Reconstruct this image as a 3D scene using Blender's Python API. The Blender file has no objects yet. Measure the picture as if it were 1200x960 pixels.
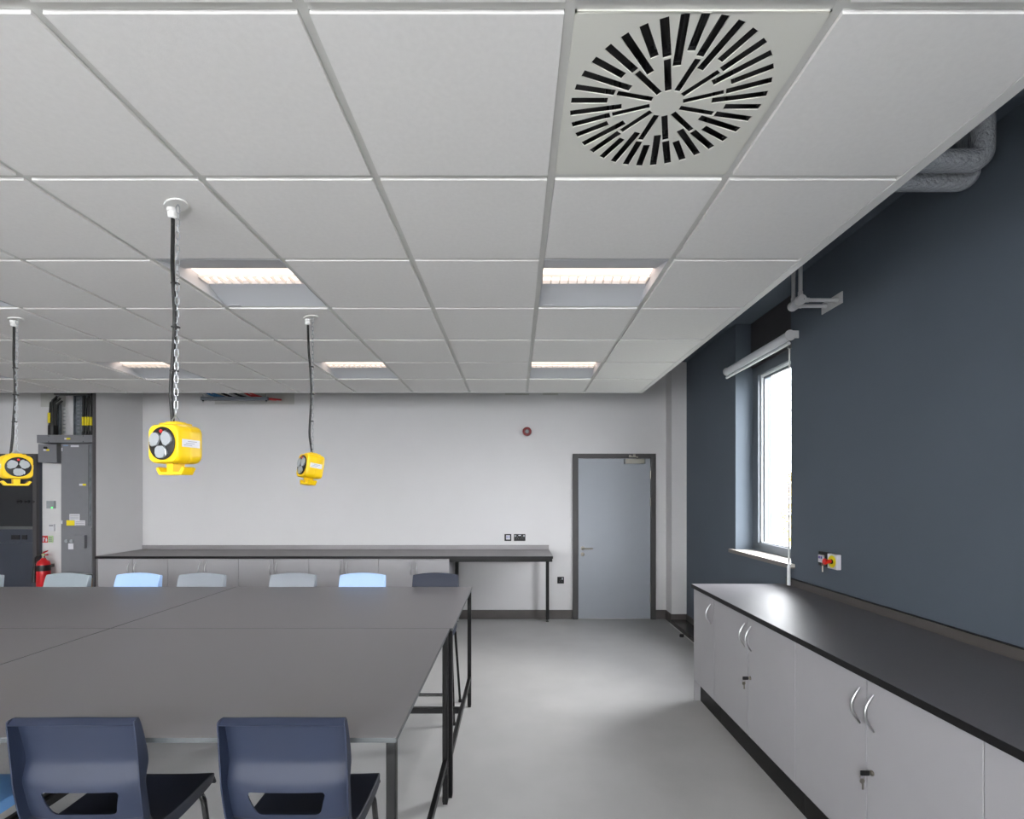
import bpy, bmesh, math, random
from mathutils import Vector, Matrix
random.seed(7)
C = bpy.context.scene.collection
PI = math.pi
CAMZ = 1.6; F = 591.0; VX, VY = 603.5, 580.0
def PX(x, Y): return (x - VX) / F * Y
def PZ(y, Y): return CAMZ + (VY - y) / F * Y

# ------------------------------------------------------------------ materials
def lin(c):
    c /= 255.0
    return c / 12.92 if c <= 0.04045 else ((c + 0.055) / 1.055) ** 2.4
def mat(name, rgb, rough=0.5, metal=0.0, noise=0.0, nscale=40, bump=0.0, bscale=200, spec=0.5, coat=0.0):
    m = bpy.data.materials.new(name); m.use_nodes = True
    nt = m.node_tree; b = nt.nodes['Principled BSDF']
    col = (lin(rgb[0]), lin(rgb[1]), lin(rgb[2]), 1)
    b.inputs['Base Color'].default_value = col
    b.inputs['Roughness'].default_value = rough
    b.inputs['Metallic'].default_value = metal
    b.inputs['Specular IOR Level'].default_value = spec
    b.inputs['Coat Weight'].default_value = coat
    if noise > 0 or bump > 0:
        tc = nt.nodes.new('ShaderNodeTexCoord')
    if noise > 0:
        n = nt.nodes.new('ShaderNodeTexNoise'); n.inputs['Scale'].default_value = nscale; n.inputs['Detail'].default_value = 4
        r = nt.nodes.new('ShaderNodeValToRGB')
        lo = tuple(max(0, v * (1 - noise)) for v in col[:3]) + (1,); hi = tuple(min(1, v * (1 + noise)) for v in col[:3]) + (1,)
        r.color_ramp.elements[0].position = 0.3; r.color_ramp.elements[1].position = 0.7
        r.color_ramp.elements[0].color = lo; r.color_ramp.elements[1].color = hi
        nt.links.new(tc.outputs['Object'], n.inputs['Vector']); nt.links.new(n.outputs['Fac'], r.inputs['Fac'])
        nt.links.new(r.outputs['Color'], b.inputs['Base Color'])
    if bump > 0:
        n2 = nt.nodes.new('ShaderNodeTexNoise'); n2.inputs['Scale'].default_value = bscale; n2.inputs['Detail'].default_value = 3
        bp = nt.nodes.new('ShaderNodeBump'); bp.inputs['Strength'].default_value = bump; bp.inputs['Distance'].default_value = 0.002
        nt.links.new(tc.outputs['Object'], n2.inputs['Vector']); nt.links.new(n2.outputs['Fac'], bp.inputs['Height'])
        nt.links.new(bp.outputs['Normal'], b.inputs['Normal'])
    return m
def emit(name, rgb, s):
    m = bpy.data.materials.new(name); m.use_nodes = True
    nt = m.node_tree; b = nt.nodes['Principled BSDF']
    c = (lin(rgb[0]), lin(rgb[1]), lin(rgb[2]), 1)
    b.inputs['Base Color'].default_value = c; b.inputs['Emission Color'].default_value = c
    b.inputs['Emission Strength'].default_value = s
    return m
def glass(name, tint=(1, 1, 1), refl=1.0):
    m = bpy.data.materials.new(name); m.use_nodes = True
    nt = m.node_tree; nt.nodes.clear()
    o = nt.nodes.new('ShaderNodeOutputMaterial'); t = nt.nodes.new('ShaderNodeBsdfTransparent'); g = nt.nodes.new('ShaderNodeBsdfGlossy')
    t.inputs['Color'].default_value = tint + (1,); g.inputs['Roughness'].default_value = 0.02
    mx = nt.nodes.new('ShaderNodeMixShader'); lw = nt.nodes.new('ShaderNodeLayerWeight'); lw.inputs['Blend'].default_value = 0.5
    pw = nt.nodes.new('ShaderNodeMath'); pw.operation = 'POWER'; pw.inputs[1].default_value = 5
    ad = nt.nodes.new('ShaderNodeMath'); ad.operation = 'MULTIPLY_ADD'; ad.inputs[1].default_value = .9; ad.inputs[2].default_value = .04
    nt.links.new(lw.outputs['Facing'], pw.inputs[0]); nt.links.new(pw.outputs[0], ad.inputs[0])
    nt.links.new(ad.outputs[0], mx.inputs[0]); nt.links.new(t.outputs[0], mx.inputs[1]); nt.links.new(g.outputs[0], mx.inputs[2])
    nt.links.new(mx.outputs[0], o.inputs['Surface'])
    return m
M = {
 'tile': mat('ceiling_tile_white', (234, 233, 231), 0.9, noise=0.02, nscale=60, bump=0.15, bscale=300),
 'grid': mat('ceiling_grid_white', (212, 212, 208), 0.5),
 'whitemetal': mat('white_powder_coat', (222, 222, 220), 0.45),
 'lumwhite': mat('luminaire_grey_white', (205, 208, 213), 0.5),
 'wall': mat('wall_white_paint', (208, 207, 208), 0.85, noise=0.012, nscale=3),
 'blue': mat('wall_slate_blue_paint', (79, 88, 98), 0.75, noise=0.03, nscale=2, bump=0.05, bscale=400),
 'floor': None,
 'skirt': mat('skirting_dark_vinyl', (80, 76, 74), 0.45, noise=0.05, nscale=10),
 'plinthbox': mat('floor_boxing_dark_vinyl', (58, 56, 55), 0.25),
 'table': mat('table_grey_laminate', (108, 106, 109), 0.36, noise=0.03, nscale=250),
 'tedge': mat('table_edge_grey', (62, 66, 68), 0.4, noise=0.1, nscale=30),
 'black': mat('black_powder_coat', (7, 7, 8), 0.42, spec=.3),
 'blackgloss': mat('black_gloss_tube', (10, 10, 11), 0.18),
 'blackplastic': mat('black_plastic', (14, 14, 16), 0.42, spec=.35),
 'rubber': mat('black_rubber_cable', (14, 14, 14), 0.55),
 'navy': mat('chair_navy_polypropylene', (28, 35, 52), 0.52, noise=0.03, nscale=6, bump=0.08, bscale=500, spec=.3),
 'navyshade': mat('chair_navy_seat_shaded', (18, 23, 36), 0.5, noise=0.03, nscale=6),  # chair navy darkened, shade of table and backrest put into the colour
 'midblue': mat('chair_mid_blue_polypropylene', (84, 128, 178), 0.38, noise=0.03, nscale=6),
 'sky': mat('chair_light_blue_polypropylene', (158, 188, 232), 0.4, noise=0.02, nscale=6),
 'grey': mat('chair_grey_polypropylene', (134, 144, 150), 0.4, noise=0.03, nscale=6),
 'greyb': mat('chair_warm_grey_polypropylene', (122, 128, 136), 0.4, noise=0.03, nscale=6),
 'counter': mat('worktop_dark_grey_laminate', (96, 95, 100), 0.45, noise=0.04, nscale=180, spec=.38),
 'backtop': mat('worktop_mid_grey_laminate', (142, 139, 141), 0.35, noise=0.03, nscale=180),
 'blackedge': mat('worktop_black_edge', (10, 10, 12), 0.45, spec=.3),
 'cab': mat('cabinet_light_grey_laminate', (156, 155, 158), 0.5, noise=0.01, nscale=8),
 'cabcore': mat('cabinet_carcass_grey', (176, 177, 178), 0.6),
 'steel': mat('brushed_silver', (196, 198, 200), 0.28, 1.0),
 'darksteel': mat('dull_steel', (120, 122, 122), 0.38, 1.0),
 'nickel': mat('satin_nickel', (150, 146, 136), 0.32, 1.0),
 'zinc': mat('zinc_chain', (170, 174, 178), 0.35, 0.9),
 'yellow': mat('yellow_housing', (222, 184, 2), 0.42),
 'flap': mat('grey_socket_flap', (146, 151, 155), 0.5),
 'red': mat('red_plastic', (200, 20, 20), 0.35),
 'darkred': mat('sounder_dark_red', (112, 10, 14), 0.4),
 'extred': mat('extinguisher_red', (186, 16, 26), 0.3),
 'paper': mat('white_label', (206, 206, 212), 0.6),
 'ink': mat('label_grey_ink', (130, 132, 140), 0.7),
 'yellowlab': mat('yellow_label', (226, 206, 20), 0.6),
 'green': mat('pale_green_label', (170, 196, 150), 0.6),
 'door': mat('door_grey_blue_laminate', (150, 155, 162), 0.5, noise=0.015, nscale=4),
 'frame': mat('door_frame_dark_grey', (70, 69, 69), 0.5, spec=.3),
 'panelgrey': mat('electrical_panel_grey', (112, 113, 118), 0.5, noise=0.02, nscale=12),
 'galv': mat('galvanised_steel', (128, 134, 140), 0.45, 0.7, noise=0.2, nscale=20),
 'darkcab': mat('fume_cupboard_dark_panel', (44, 50, 62), 0.3),
 'darkglass': mat('fume_cupboard_dark_glass', (22, 25, 30), 0.08),
 'winframe': mat('window_frame_grey_metal', (92, 98, 106), 0.45),
 'winbead': mat('window_bead_white', (235, 238, 240), 0.4),
 'spandrel': mat('window_head_dark_panel', (62, 60, 62), 0.6),
 'sill': mat('window_sill_cream', (214, 210, 202), 0.35),
 'silledge': mat('window_sill_edge_brown', (112, 106, 100), 0.5),
 'blind': mat('blind_white', (226, 228, 232), 0.5),
 'clearwand': mat('blind_wand_white', (228, 228, 226), 0.3),
 'conduit': mat('white_conduit', (206, 206, 206), 0.4),
 'foil': None,
 'glass': glass('window_glass'),
 'patch': mat('wall_patch_beige_grey', (186, 186, 182), 0.85, noise=0.03, nscale=60),
 'card': mat('brown_cardboard', (160, 118, 72), 0.8, noise=0.05, nscale=20),
 'cblue': mat('blue_cable', (50, 110, 160), 0.5), 'cred': mat('red_cable', (190, 40, 40), 0.5), 'cgrey': mat('grey_cable', (190, 192, 194), 0.5),
 'led': emit('green_led', (90, 255, 120), 2.0),
 'lamp': emit('warm_lamp_panel', (255, 232, 216), 2.2),
 'leafy': mat('autumn_leaves', (214, 178, 30), 0.7, noise=0.35, nscale=6),
 'bark': mat('tree_bark', (90, 74, 60), 0.9, noise=0.2, nscale=12),
 'ground': mat('outdoor_paving', (110, 112, 106), 0.9, noise=0.05, nscale=2),
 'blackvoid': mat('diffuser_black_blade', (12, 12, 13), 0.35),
 'diff': mat('diffuser_plate_warm_white', (222, 222, 214), 0.5),
}
def floor_mat():
    m = mat('floor_grey_vinyl', (176, 179, 182), 0.38, spec=0.4)
    nt = m.node_tree; b = nt.nodes['Principled BSDF']; tc = nt.nodes.new('ShaderNodeTexCoord')
    n = nt.nodes.new('ShaderNodeTexNoise'); n.inputs['Scale'].default_value = 3; n.inputs['Detail'].default_value = 8
    r = nt.nodes.new('ShaderNodeValToRGB'); r.color_ramp.elements[0].color = (lin(168), lin(168), lin(168), 1); r.color_ramp.elements[1].color = (lin(174), lin(174), lin(174), 1)
    r.color_ramp.elements[0].position = 0.35; r.color_ramp.elements[1].position = 0.65
    n2 = nt.nodes.new('ShaderNodeTexNoise'); n2.inputs['Scale'].default_value = 90
    rr = nt.nodes.new('ShaderNodeMapRange'); rr.inputs['To Min'].default_value = 0.3; rr.inputs['To Max'].default_value = 0.45
    for a in (n, n2): nt.links.new(tc.outputs['Object'], a.inputs['Vector'])
    nt.links.new(n.outputs['Fac'], r.inputs['Fac']); nt.links.new(r.outputs['Color'], b.inputs['Base Color'])
    nt.links.new(n2.outputs['Fac'], rr.inputs['Value']); nt.links.new(rr.outputs['Result'], b.inputs['Roughness'])
    return m
M['floor'] = floor_mat()
def foil_mat():
    m = mat('insulation_silver_foil', (232, 236, 240), 0.24, 0.5)
    nt = m.node_tree; b = nt.nodes['Principled BSDF']; tc = nt.nodes.new('ShaderNodeTexCoord')
    mp = nt.nodes.new('ShaderNodeMapping'); mp.inputs['Rotation'].default_value = (0, 0.6, 0.5); mp.inputs['Scale'].default_value = (1, 3, 1)
    n = nt.nodes.new('ShaderNodeTexNoise'); n.inputs['Scale'].default_value = 45; n.inputs['Detail'].default_value = 5
    bp = nt.nodes.new('ShaderNodeBump'); bp.inputs['Strength'].default_value = 1.0; bp.inputs['Distance'].default_value = 0.012
    nt.links.new(tc.outputs['Object'], mp.inputs['Vector']); nt.links.new(mp.outputs[0], n.inputs['Vector'])
    nt.links.new(n.outputs['Fac'], bp.inputs['Height']); nt.links.new(bp.outputs['Normal'], b.inputs['Normal'])
    return m
M['foil'] = foil_mat()

# ------------------------------------------------------------------ mesh helpers
def wloc(p):
    v = Vector((0, 0, 0))
    while p is not None: v += p.location; p = p.parent
    return v
class MB:
    def __init__(s): s.bm = bmesh.new(); s.mi = 0
    def _fin(s, faces):
        for f in faces: f.material_index = s.mi
    def box(s, x0, x1, y0, y1, z0, z1, bev=0.0, seg=2, mx=None):
        t = bmesh.new(); bmesh.ops.create_cube(t, size=1)
        for v in t.verts:
            v.co = Vector(((x0 + x1) / 2 + v.co.x * (x1 - x0), (y0 + y1) / 2 + v.co.y * (y1 - y0), (z0 + z1) / 2 + v.co.z * (z1 - z0)))
        if bev > 0: bmesh.ops.bevel(t, geom=t.edges[:], offset=bev, segments=seg, affect='EDGES', profile=0.5)
        return s._join(t, mx)
    def _join(s, t, mx=None):
        if mx is not None: bmesh.ops.transform(t, matrix=mx, verts=t.verts)
        bmesh.ops.recalc_face_normals(t, faces=t.faces)
        mp = {}
        for v in t.verts: mp[v] = s.bm.verts.new(v.co)
        for f in t.faces:
            try:
                nf = s.bm.faces.new([mp[v] for v in f.verts]); nf.material_index = s.mi
            except ValueError: pass
        t.free(); return s
    def tube(s, pts, r, n=10, closed=False, caps=True, mx=None):
        pts = [Vector(p) for p in pts]; t = bmesh.new(); N = len(pts); rings = []
        rs = r if isinstance(r, (list, tuple)) else [r] * N
        up = None
        for i, p in enumerate(pts):
            if closed: tg = (pts[(i + 1) % N] - pts[i - 1]).normalized()
            else: tg = (pts[min(i + 1, N - 1)] - pts[max(i - 1, 0)]).normalized()
            if up is None:
                a = Vector((0, 0, 1)) if abs(tg.z) < 0.9 else Vector((1, 0, 0)); up = (a - a.dot(tg) * tg).normalized()
            else:
                up = (up - up.dot(tg) * tg)
                up = up.normalized() if up.length > 1e-6 else tg.orthogonal().normalized()
            sd = tg.cross(up)
            rings.append([t.verts.new(p + rs[i] * (math.cos(2 * PI * k / n) * up + math.sin(2 * PI * k / n) * sd)) for k in range(n)])
        for i in range(N if closed else N - 1):
            a, b = rings[i], rings[(i + 1) % N]
            for k in range(n): t.faces.new([a[k], a[(k + 1) % n], b[(k + 1) % n], b[k]])
        if caps and not closed: t.faces.new(rings[0]); t.faces.new(rings[-1])
        return s._join(t, mx)
    def lathe(s, prof, n=24, mx=None):
        t = bmesh.new(); rings = []
        for (r, z) in prof:
            if r < 1e-6: rings.append([t.verts.new((0, 0, z))])
            else: rings.append([t.verts.new((r * math.cos(2 * PI * k / n), r * math.sin(2 * PI * k / n), z)) for k in range(n)])
        for a, b in zip(rings, rings[1:]):
            for k in range(n):
                q = [a[k % len(a)], a[(k + 1) % len(a)], b[(k + 1) % len(b)], b[k % len(b)]]
                q2 = []
                for v in q:
                    if v not in q2: q2.append(v)
                if len(q2) >= 3: t.faces.new(q2)
        if len(rings[0]) > 2: t.faces.new(rings[0])
        if len(rings[-1]) > 2: t.faces.new(rings[-1])
        return s._join(t, mx)
    def prism(s, poly, h0, h1, mx=None):       # poly in xy, extruded along z
        t = bmesh.new()
        a = [t.verts.new((x, y, h0)) for x, y in poly]; b = [t.verts.new((x, y, h1)) for x, y in poly]
        n = len(poly); t.faces.new(a); t.faces.new(b)
        for k in range(n): t.faces.new([a[k], a[(k + 1) % n], b[(k + 1) % n], b[k]])
        return s._join(t, mx)
    def quad(s, *pts):
        f = s.bm.faces.new([s.bm.verts.new(p) for p in pts]); f.material_index = s.mi; return s
    def build(s, name, mats, parent=None, smooth=None, world=True):
        if not isinstance(mats, (list, tuple)): mats = [mats]
        me = bpy.data.meshes.new(name)
        off = wloc(parent) if (parent is not None and world) else None
        if off is not None and off.length > 0: bmesh.ops.translate(s.bm, verts=s.bm.verts, vec=-off)
        s.bm.to_mesh(me); s.bm.free()
        for m in mats: me.materials.append(M[m] if isinstance(m, str) else m)
        if smooth is not None:
            for p in me.polygons: p.use_smooth = True
            me.set_sharp_from_angle(angle=math.radians(smooth))
        o = bpy.data.objects.new(name, me); C.objects.link(o)
        if parent is not None: o.parent = parent
        return o
def tag(o, label, cat, group=None):
    o['label'] = label; o['category'] = cat
    if group: o['group'] = group
    return o
def thing(name, label, cat, loc=(0, 0, 0), rz=0.0, group=None):
    o = bpy.data.objects.new(name, None); C.objects.link(o); o.empty_display_size = 0.1
    o.location = loc; o.rotation_euler = (0, 0, rz); return tag(o, label, cat, group)
def struct(o): o['kind'] = 'structure'; return o
def copy_tree(o, parent=None):
    c = o.copy(); C.objects.link(c)
    if parent is not None: c.parent = parent
    for ch in list(o.children): copy_tree(ch, c)
    return c
def recentre(o, pt=None):
    """give a single-mesh thing an origin at its base centre"""
    vs = [v.co for v in o.data.vertices]
    b = Vector(((min(v.x for v in vs) + max(v.x for v in vs)) / 2, (min(v.y for v in vs) + max(v.y for v in vs)) / 2, min(v.z for v in vs)))
    o.data.transform(Matrix.Translation(-b)); o.location = b; return o
def T(x, y, z): return Matrix.Translation((x, y, z))
def R(a, ax): return Matrix.Rotation(math.radians(a), 4, ax)

# ------------------------------------------------------------------ room
XR = 2.133; YB = 6.5; XL = -7.6; YR = -3.0; SOF = 3.25
YN, YF = 3.90, 4.876                     # window opening
def room():
    m = MB(); m.box(XL - .3, XR + .4, YR - .3, YB + .3, -0.2, 0); struct(m.build('floor', 'floor'))
    m = MB(); m.box(XL - .3, XR + .4, YR - .3, YB + .3, SOF, SOF + .2); struct(m.build('ceiling_upper', 'blue'))
    m = MB(); m.box(-4.83, XR + .35, YB, YB + .2, 0, SOF); struct(m.build('wall_back', 'wall'))
    m = MB(); m.box(XL, -4.83, 6.1, 6.3, 0, SOF); struct(m.build('wall_riser', 'wall'))
    m = MB(); m.box(-4.83, -4.80, 5.78, YB, 0, SOF); struct(m.build('wall_nib', 'wall'))
    m = MB(); m.box(-4.831, -4.801, 5.765, 5.779, 0, SOF); struct(m.build('trim_nib', 'spandrel'))
    m = MB(); m.box(1.947, XR, 6.27, YB, 0, SOF); struct(m.build('wall_pilaster', 'wall'))
    m = MB()
    th = .35
    holes = [(-2.7, -1.1, 1.07, 2.9)]
    m.box(XR, XR + th, YF, YB, 0, SOF); m.box(XR, XR + th, YN, YF, 0, 1.04)
    m.box(XR, XR + th, -1.0, YN, 0, SOF); m.box(XR, XR + th, -2.7, -1.0, 0, 1.04); m.box(XR, XR + th, -2.7, -1.0, 2.9, SOF)
    m.box(XR, XR + th, YR - .2, -2.7, 0, SOF)
    struct(m.build('wall_right', 'blue'))
    m = MB(); m.box(XL - .2, XL, YR, 6.3, 0, SOF); struct(m.build('wall_left', 'wall'))
    m = MB()
    xs = [XL, -5.6, -3.6, -2.2, -0.2, XR]
    m.box(XL, -5.6, YR - .2, YR, 0, SOF); m.box(-3.6, -2.2, YR - .2, YR, 0, SOF); m.box(-0.2, XR, YR - .2, YR, 0, SOF)
    for a, b in ((-5.6, -3.6), (-2.2, -0.2)):
        m.box(a, b, YR - .2, YR, 0, 0.95); m.box(a, b, YR - .2, YR, 2.6, SOF)
    struct(m.build('wall_rear', 'wall'))
    # skirting
    def skirt(name, *bx):
        m = MB()
        for b in bx: m.box(*b, bev=.004)
        struct(m.build(name, 'skirt'))
    skirt('baseboard_back', (-4.80, PX(671, YB) - .002, YB - .012, YB, 0, .118), (PX(768, YB) + .002, 1.947, YB - .012, YB, 0, .118))
    skirt('baseboard_pilaster', (1.935, 1.947, 6.258, YB - .012, 0, .118), (1.935, XR, 6.258, 6.27, 0, .118))
    skirt('baseboard_right', (XR - .012, XR, 3.95, 6.258, 0, .118))
    m = MB(); m.box(1.93, XR - .012, 3.93, 6.257, 0, .052, bev=.006)
    struct(m.build('trim_floor_boxing', 'plinthbox'))
    m = MB(); m.box(1.922, 1.929, 3.93, 6.25, 0, .006); struct(m.build('trim_floor_seam', 'whitemetal'))
    # faint making-good patches high on the walls
    for i, (x0, x1, y0, y1, Y) in enumerate([(252, 345, 452, 474, YB), (592, 620, 452, 463, YB), (636, 654, 452, 463, YB), (130, 146, 440, 472, 0)]):
        if Y == 0: continue
        m = MB(); m.box(PX(x0, Y), PX(x1, Y), Y - .004, Y, PZ(y1, Y), PZ(y0, Y)); struct(m.build('trim_patch', 'patch'))
    m = MB(); Y = 6.1; m.box(PX(48, Y), PX(77, Y), Y - .004, Y, PZ(477, Y), PZ(445, Y)); struct(m.build('trim_patch', 'patch'))
room()

# ------------------------------------------------------------------ suspended ceiling
GZ = CAMZ + 1.091; X1 = 1.324; Y1 = 5.321; NX = 14; NY = 14; P = 0.6
lights = [(.124 - 1.8 * k, y) for k in range(4) for y in (.521, 2.321, 4.121)] + [(.124 - 1.8 * k, -1.279) for k in range(4)]
DIFF = (.124, 1.121)
def near(a, b): return abs(a[0] - b[0]) < .05 and abs(a[1] - b[1]) < .05
def raft():
    m = MB()
    for i in range(NX):
        for j in range(NY):
            x0 = X1 - P * (i + 1); y0 = Y1 - P * (j + 1)
            if any(near((x0, y0), l) for l in lights) or near((x0, y0), DIFF): continue
            a = .0135
            m.box(x0 + a, x0 + P - a, y0 + a, y0 + P - a, GZ - .009, GZ + .012)
    o = m.build('ceiling', 'tile'); struct(o)
    g = MB(); w = .012
    XL2 = X1 - P * NX; YL2 = Y1 - P * NY
    for i in range(1, NX): x = X1 - P * i; g.box(x - w, x + w, YL2, Y1, GZ, GZ + .006)
    for j in range(1, NY):
        y = Y1 - P * j
        for i in range(NX):
            x = X1 - P * (i + 1); g.box(x + w, x + P - w, y - w, y + w, GZ + .0005, GZ + .006)
    struct(g.build('ceiling_grid', 'grid', o))
    t = MB()
    for (a, b, c, d) in ((X1 - .012, X1 + .028, YL2, Y1 + .028), (XL2 - .028, XL2 + .012, YL2, Y1 + .028), (XL2 + .012, X1 - .012, Y1 - .012, Y1 + .028), (XL2 + .012, X1 - .012, YL2, YL2 + .04)):
        t.box(a, b, c, d, GZ - .011, GZ + .07)
    struct(t.build('trim_raft_edge', 'whitemetal', o))
    k = MB(); k.box(XL2, X1, YL2, Y1, GZ + .16, GZ + .18); struct(k.build('ceiling_backing', 'blue', o))
raft()

def make_light():
    t = thing('ceiling_light', '', 'ceiling light')
    h = .287; oz = 0.0
    b = MB()
    # local origin at grid plane, centre; sloped white tray
    o = [(-h, -h), (h, -h), (h, h), (-h, h)]; i = [(-.284, -.080), (.284, -.080), (.284, .104), (-.284, .104)]; q = [(-.283, -.078), (.283, -.078), (.283, .102), (-.283, .102)]
    Z0, Z1, Z2 = -.004, .050, .070
    for k in range(4):
        a, c = o[k], o[(k + 1) % 4]; e, f = i[k], i[(k + 1) % 4]; g_, h_ = q[k], q[(k + 1) % 4]
        b.quad((*a, Z0), (*c, Z0), (*f, Z1), (*e, Z1)); b.quad((*e, Z1), (*f, Z1), (*h_, Z2), (*g_, Z2))
    # thin outer return
    for k in range(4):
        a, c = o[k], o[(k + 1) % 4]; b.quad((*a, Z0), (*c, Z0), (c[0], c[1], .02), (a[0], a[1], .02))
    b.build('tray', 'lumwhite', t)
    d = MB(); d.quad((-.283, -.078, .068), (-.283, .102, .068), (.283, .102, .068), (.283, -.078, .068)); d.build('diffuser', 'lamp', t)
    l = MB()
    for k in range(13):
        x = -.278 + .556 * k / 12; l.box(x - .0016, x + .0016, .022, .101, .046, .066)
    l.box(-.282, .282, .019, .022, .050, .066)
    l.build('louvre', 'whitemetal', t)
    s = MB(); s.box(-.26, -.20, .262, .285, -.006, -.003); s.build('rating_label', 'paper', t)
    return t
LL = make_light(); first = True
NAMES = {(0, 2.321): 'square recessed ceiling light with louvre, right of the two in the nearer lit row',
         (1, 2.321): 'square recessed ceiling light with louvre beside the nearest yellow socket pod cable',
         (2, 2.321): 'recessed ceiling light, nearer row, cut by the left edge of the photo',
         (0, 4.121): 'small far recessed ceiling light, rightmost, nearest the door wall',
         (1, 4.121): 'far recessed ceiling light just right of the middle socket pod cable',
         (2, 4.121): 'far recessed ceiling light left of the nearest socket pod cable',
         (3, 4.121): 'far recessed ceiling light at the left edge of the photo above the leftmost pod'}
for (x, y) in lights:
    o = LL if first else copy_tree(LL); first = False
    o.location = (x + .3, y + .3, GZ)
    k = round((.124 - x) / 1.8)
    o['label'] = NAMES.get((k, y), 'recessed ceiling light over the near part of the room, outside the photo'); o['group'] = 'recessed ceiling lights'

def diffuser():
    t = thing('swirl_diffuser', 'white square ceiling air diffuser with black radial swirl slots', 'air vent', (DIFF[0] + .3, DIFF[1] + .3, GZ))
    cu = bpy.data.curves.new('tmp', 'CURVE'); cu.dimensions = '2D'; cu.fill_mode = 'BOTH'; cu.extrude = 0.0015
    def spl(pts):
        s = cu.splines.new('POLY'); s.points.add(len(pts) - 1); s.use_cyclic_u = True
        for p, q in zip(s.points, pts): p.co = (q[0], q[1], 0, 1)
    cx, cy = -.004, -.021
    h = .284
    spl([(-h, -h), (h, -h), (h, h), (-h, h)])
    slots = []
    for k in range(36):
        a = math.radians(-20 + 10 * k); kind = k % 3     # 0 aligned, 1 long, 2 short
        segs = {0: [(.044, .148), (.154, .265)], 1: [(.122, .265)], 2: [(.165, .265)]}[kind]
        d = Vector((math.sin(a), -math.cos(a))); p = Vector((math.cos(a), math.sin(a))); off = .011 * p
        for (r0, r1) in segs:
            w = .0105 if r0 > .05 else .0102
            if r0 < .05: pass
            c0 = Vector((cx, cy)) + off
            q = [c0 + d * r0 - p * w, c0 + d * r1 - p * w, c0 + d * r1 + p * w, c0 + d * r0 + p * w]
            if r0 < .05:
                q = [Vector((cx, cy)) + off * .7 + d * r0 - p * w * .85, c0 + d * r1 - p * w * .85, c0 + d * r1 + p * w * .85, Vector((cx, cy)) + off * .7 + d * r0 + p * w * .85]
            slots.append(q); spl([(v.x, v.y) for v in q])
    co = bpy.data.objects.new('tmp', cu); C.objects.link(co)
    dg = bpy.context.evaluated_depsgraph_get(); dg.update()
    me = bpy.data.meshes.new_from_object(co.evaluated_get(dg)); bpy.data.objects.remove(co); bpy.data.curves.remove(cu)
    me.name = 'face_plate'; me.materials.clear(); me.materials.append(M['diff'])
    o = bpy.data.objects.new('face_plate', me); C.objects.link(o); o.parent = t; o.location = (0, 0, -.004)
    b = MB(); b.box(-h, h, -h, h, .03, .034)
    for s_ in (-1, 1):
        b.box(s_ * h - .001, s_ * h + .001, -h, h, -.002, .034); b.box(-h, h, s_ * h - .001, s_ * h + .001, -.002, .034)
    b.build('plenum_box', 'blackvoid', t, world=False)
    for q in slots:
        v = MB(); c = (q[0] + q[1] + q[2] + q[3]) / 4; dd = (q[1] - q[0]).normalized(); L = (q[1] - q[0]).length
        for e in (0, 1):       # end stops
            b0 = c + dd * (L / 2 - .004) * (1 if e else -1); pp = Vector((-dd.y, dd.x))
            v.prism([tuple(b0 + pp * .0092 - dd * .003), tuple(b0 - pp * .0092 - dd * .003), tuple(b0 - pp * .0092 + dd * .003), tuple(b0 + pp * .0092 + dd * .003)], .001, .02)
        pp = Vector((-dd.y, dd.x))
        v.prism([tuple(c + pp * .001 + dd * L / 2.1), tuple(c + pp * .006 + dd * L / 2.1), tuple(c + pp * .006 - dd * L / 2.1), tuple(c + pp * .001 - dd * L / 2.1)], .008, .0095)
        v.build('air_blade', 'blackplastic', t, world=False)
    f = MB()
    for s_ in (-1, 1):
        f.box(s_ * .286 - .0025, s_ * .286 + .0025, -.2885, .2885, -.0045, .0); f.box(-.2885, .2885, s_ * .286 - .0025, s_ * .286 + .0025, -.0045, .0)
    f.build('edge_frame', 'diff', t, world=False)
diffuser()

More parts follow.
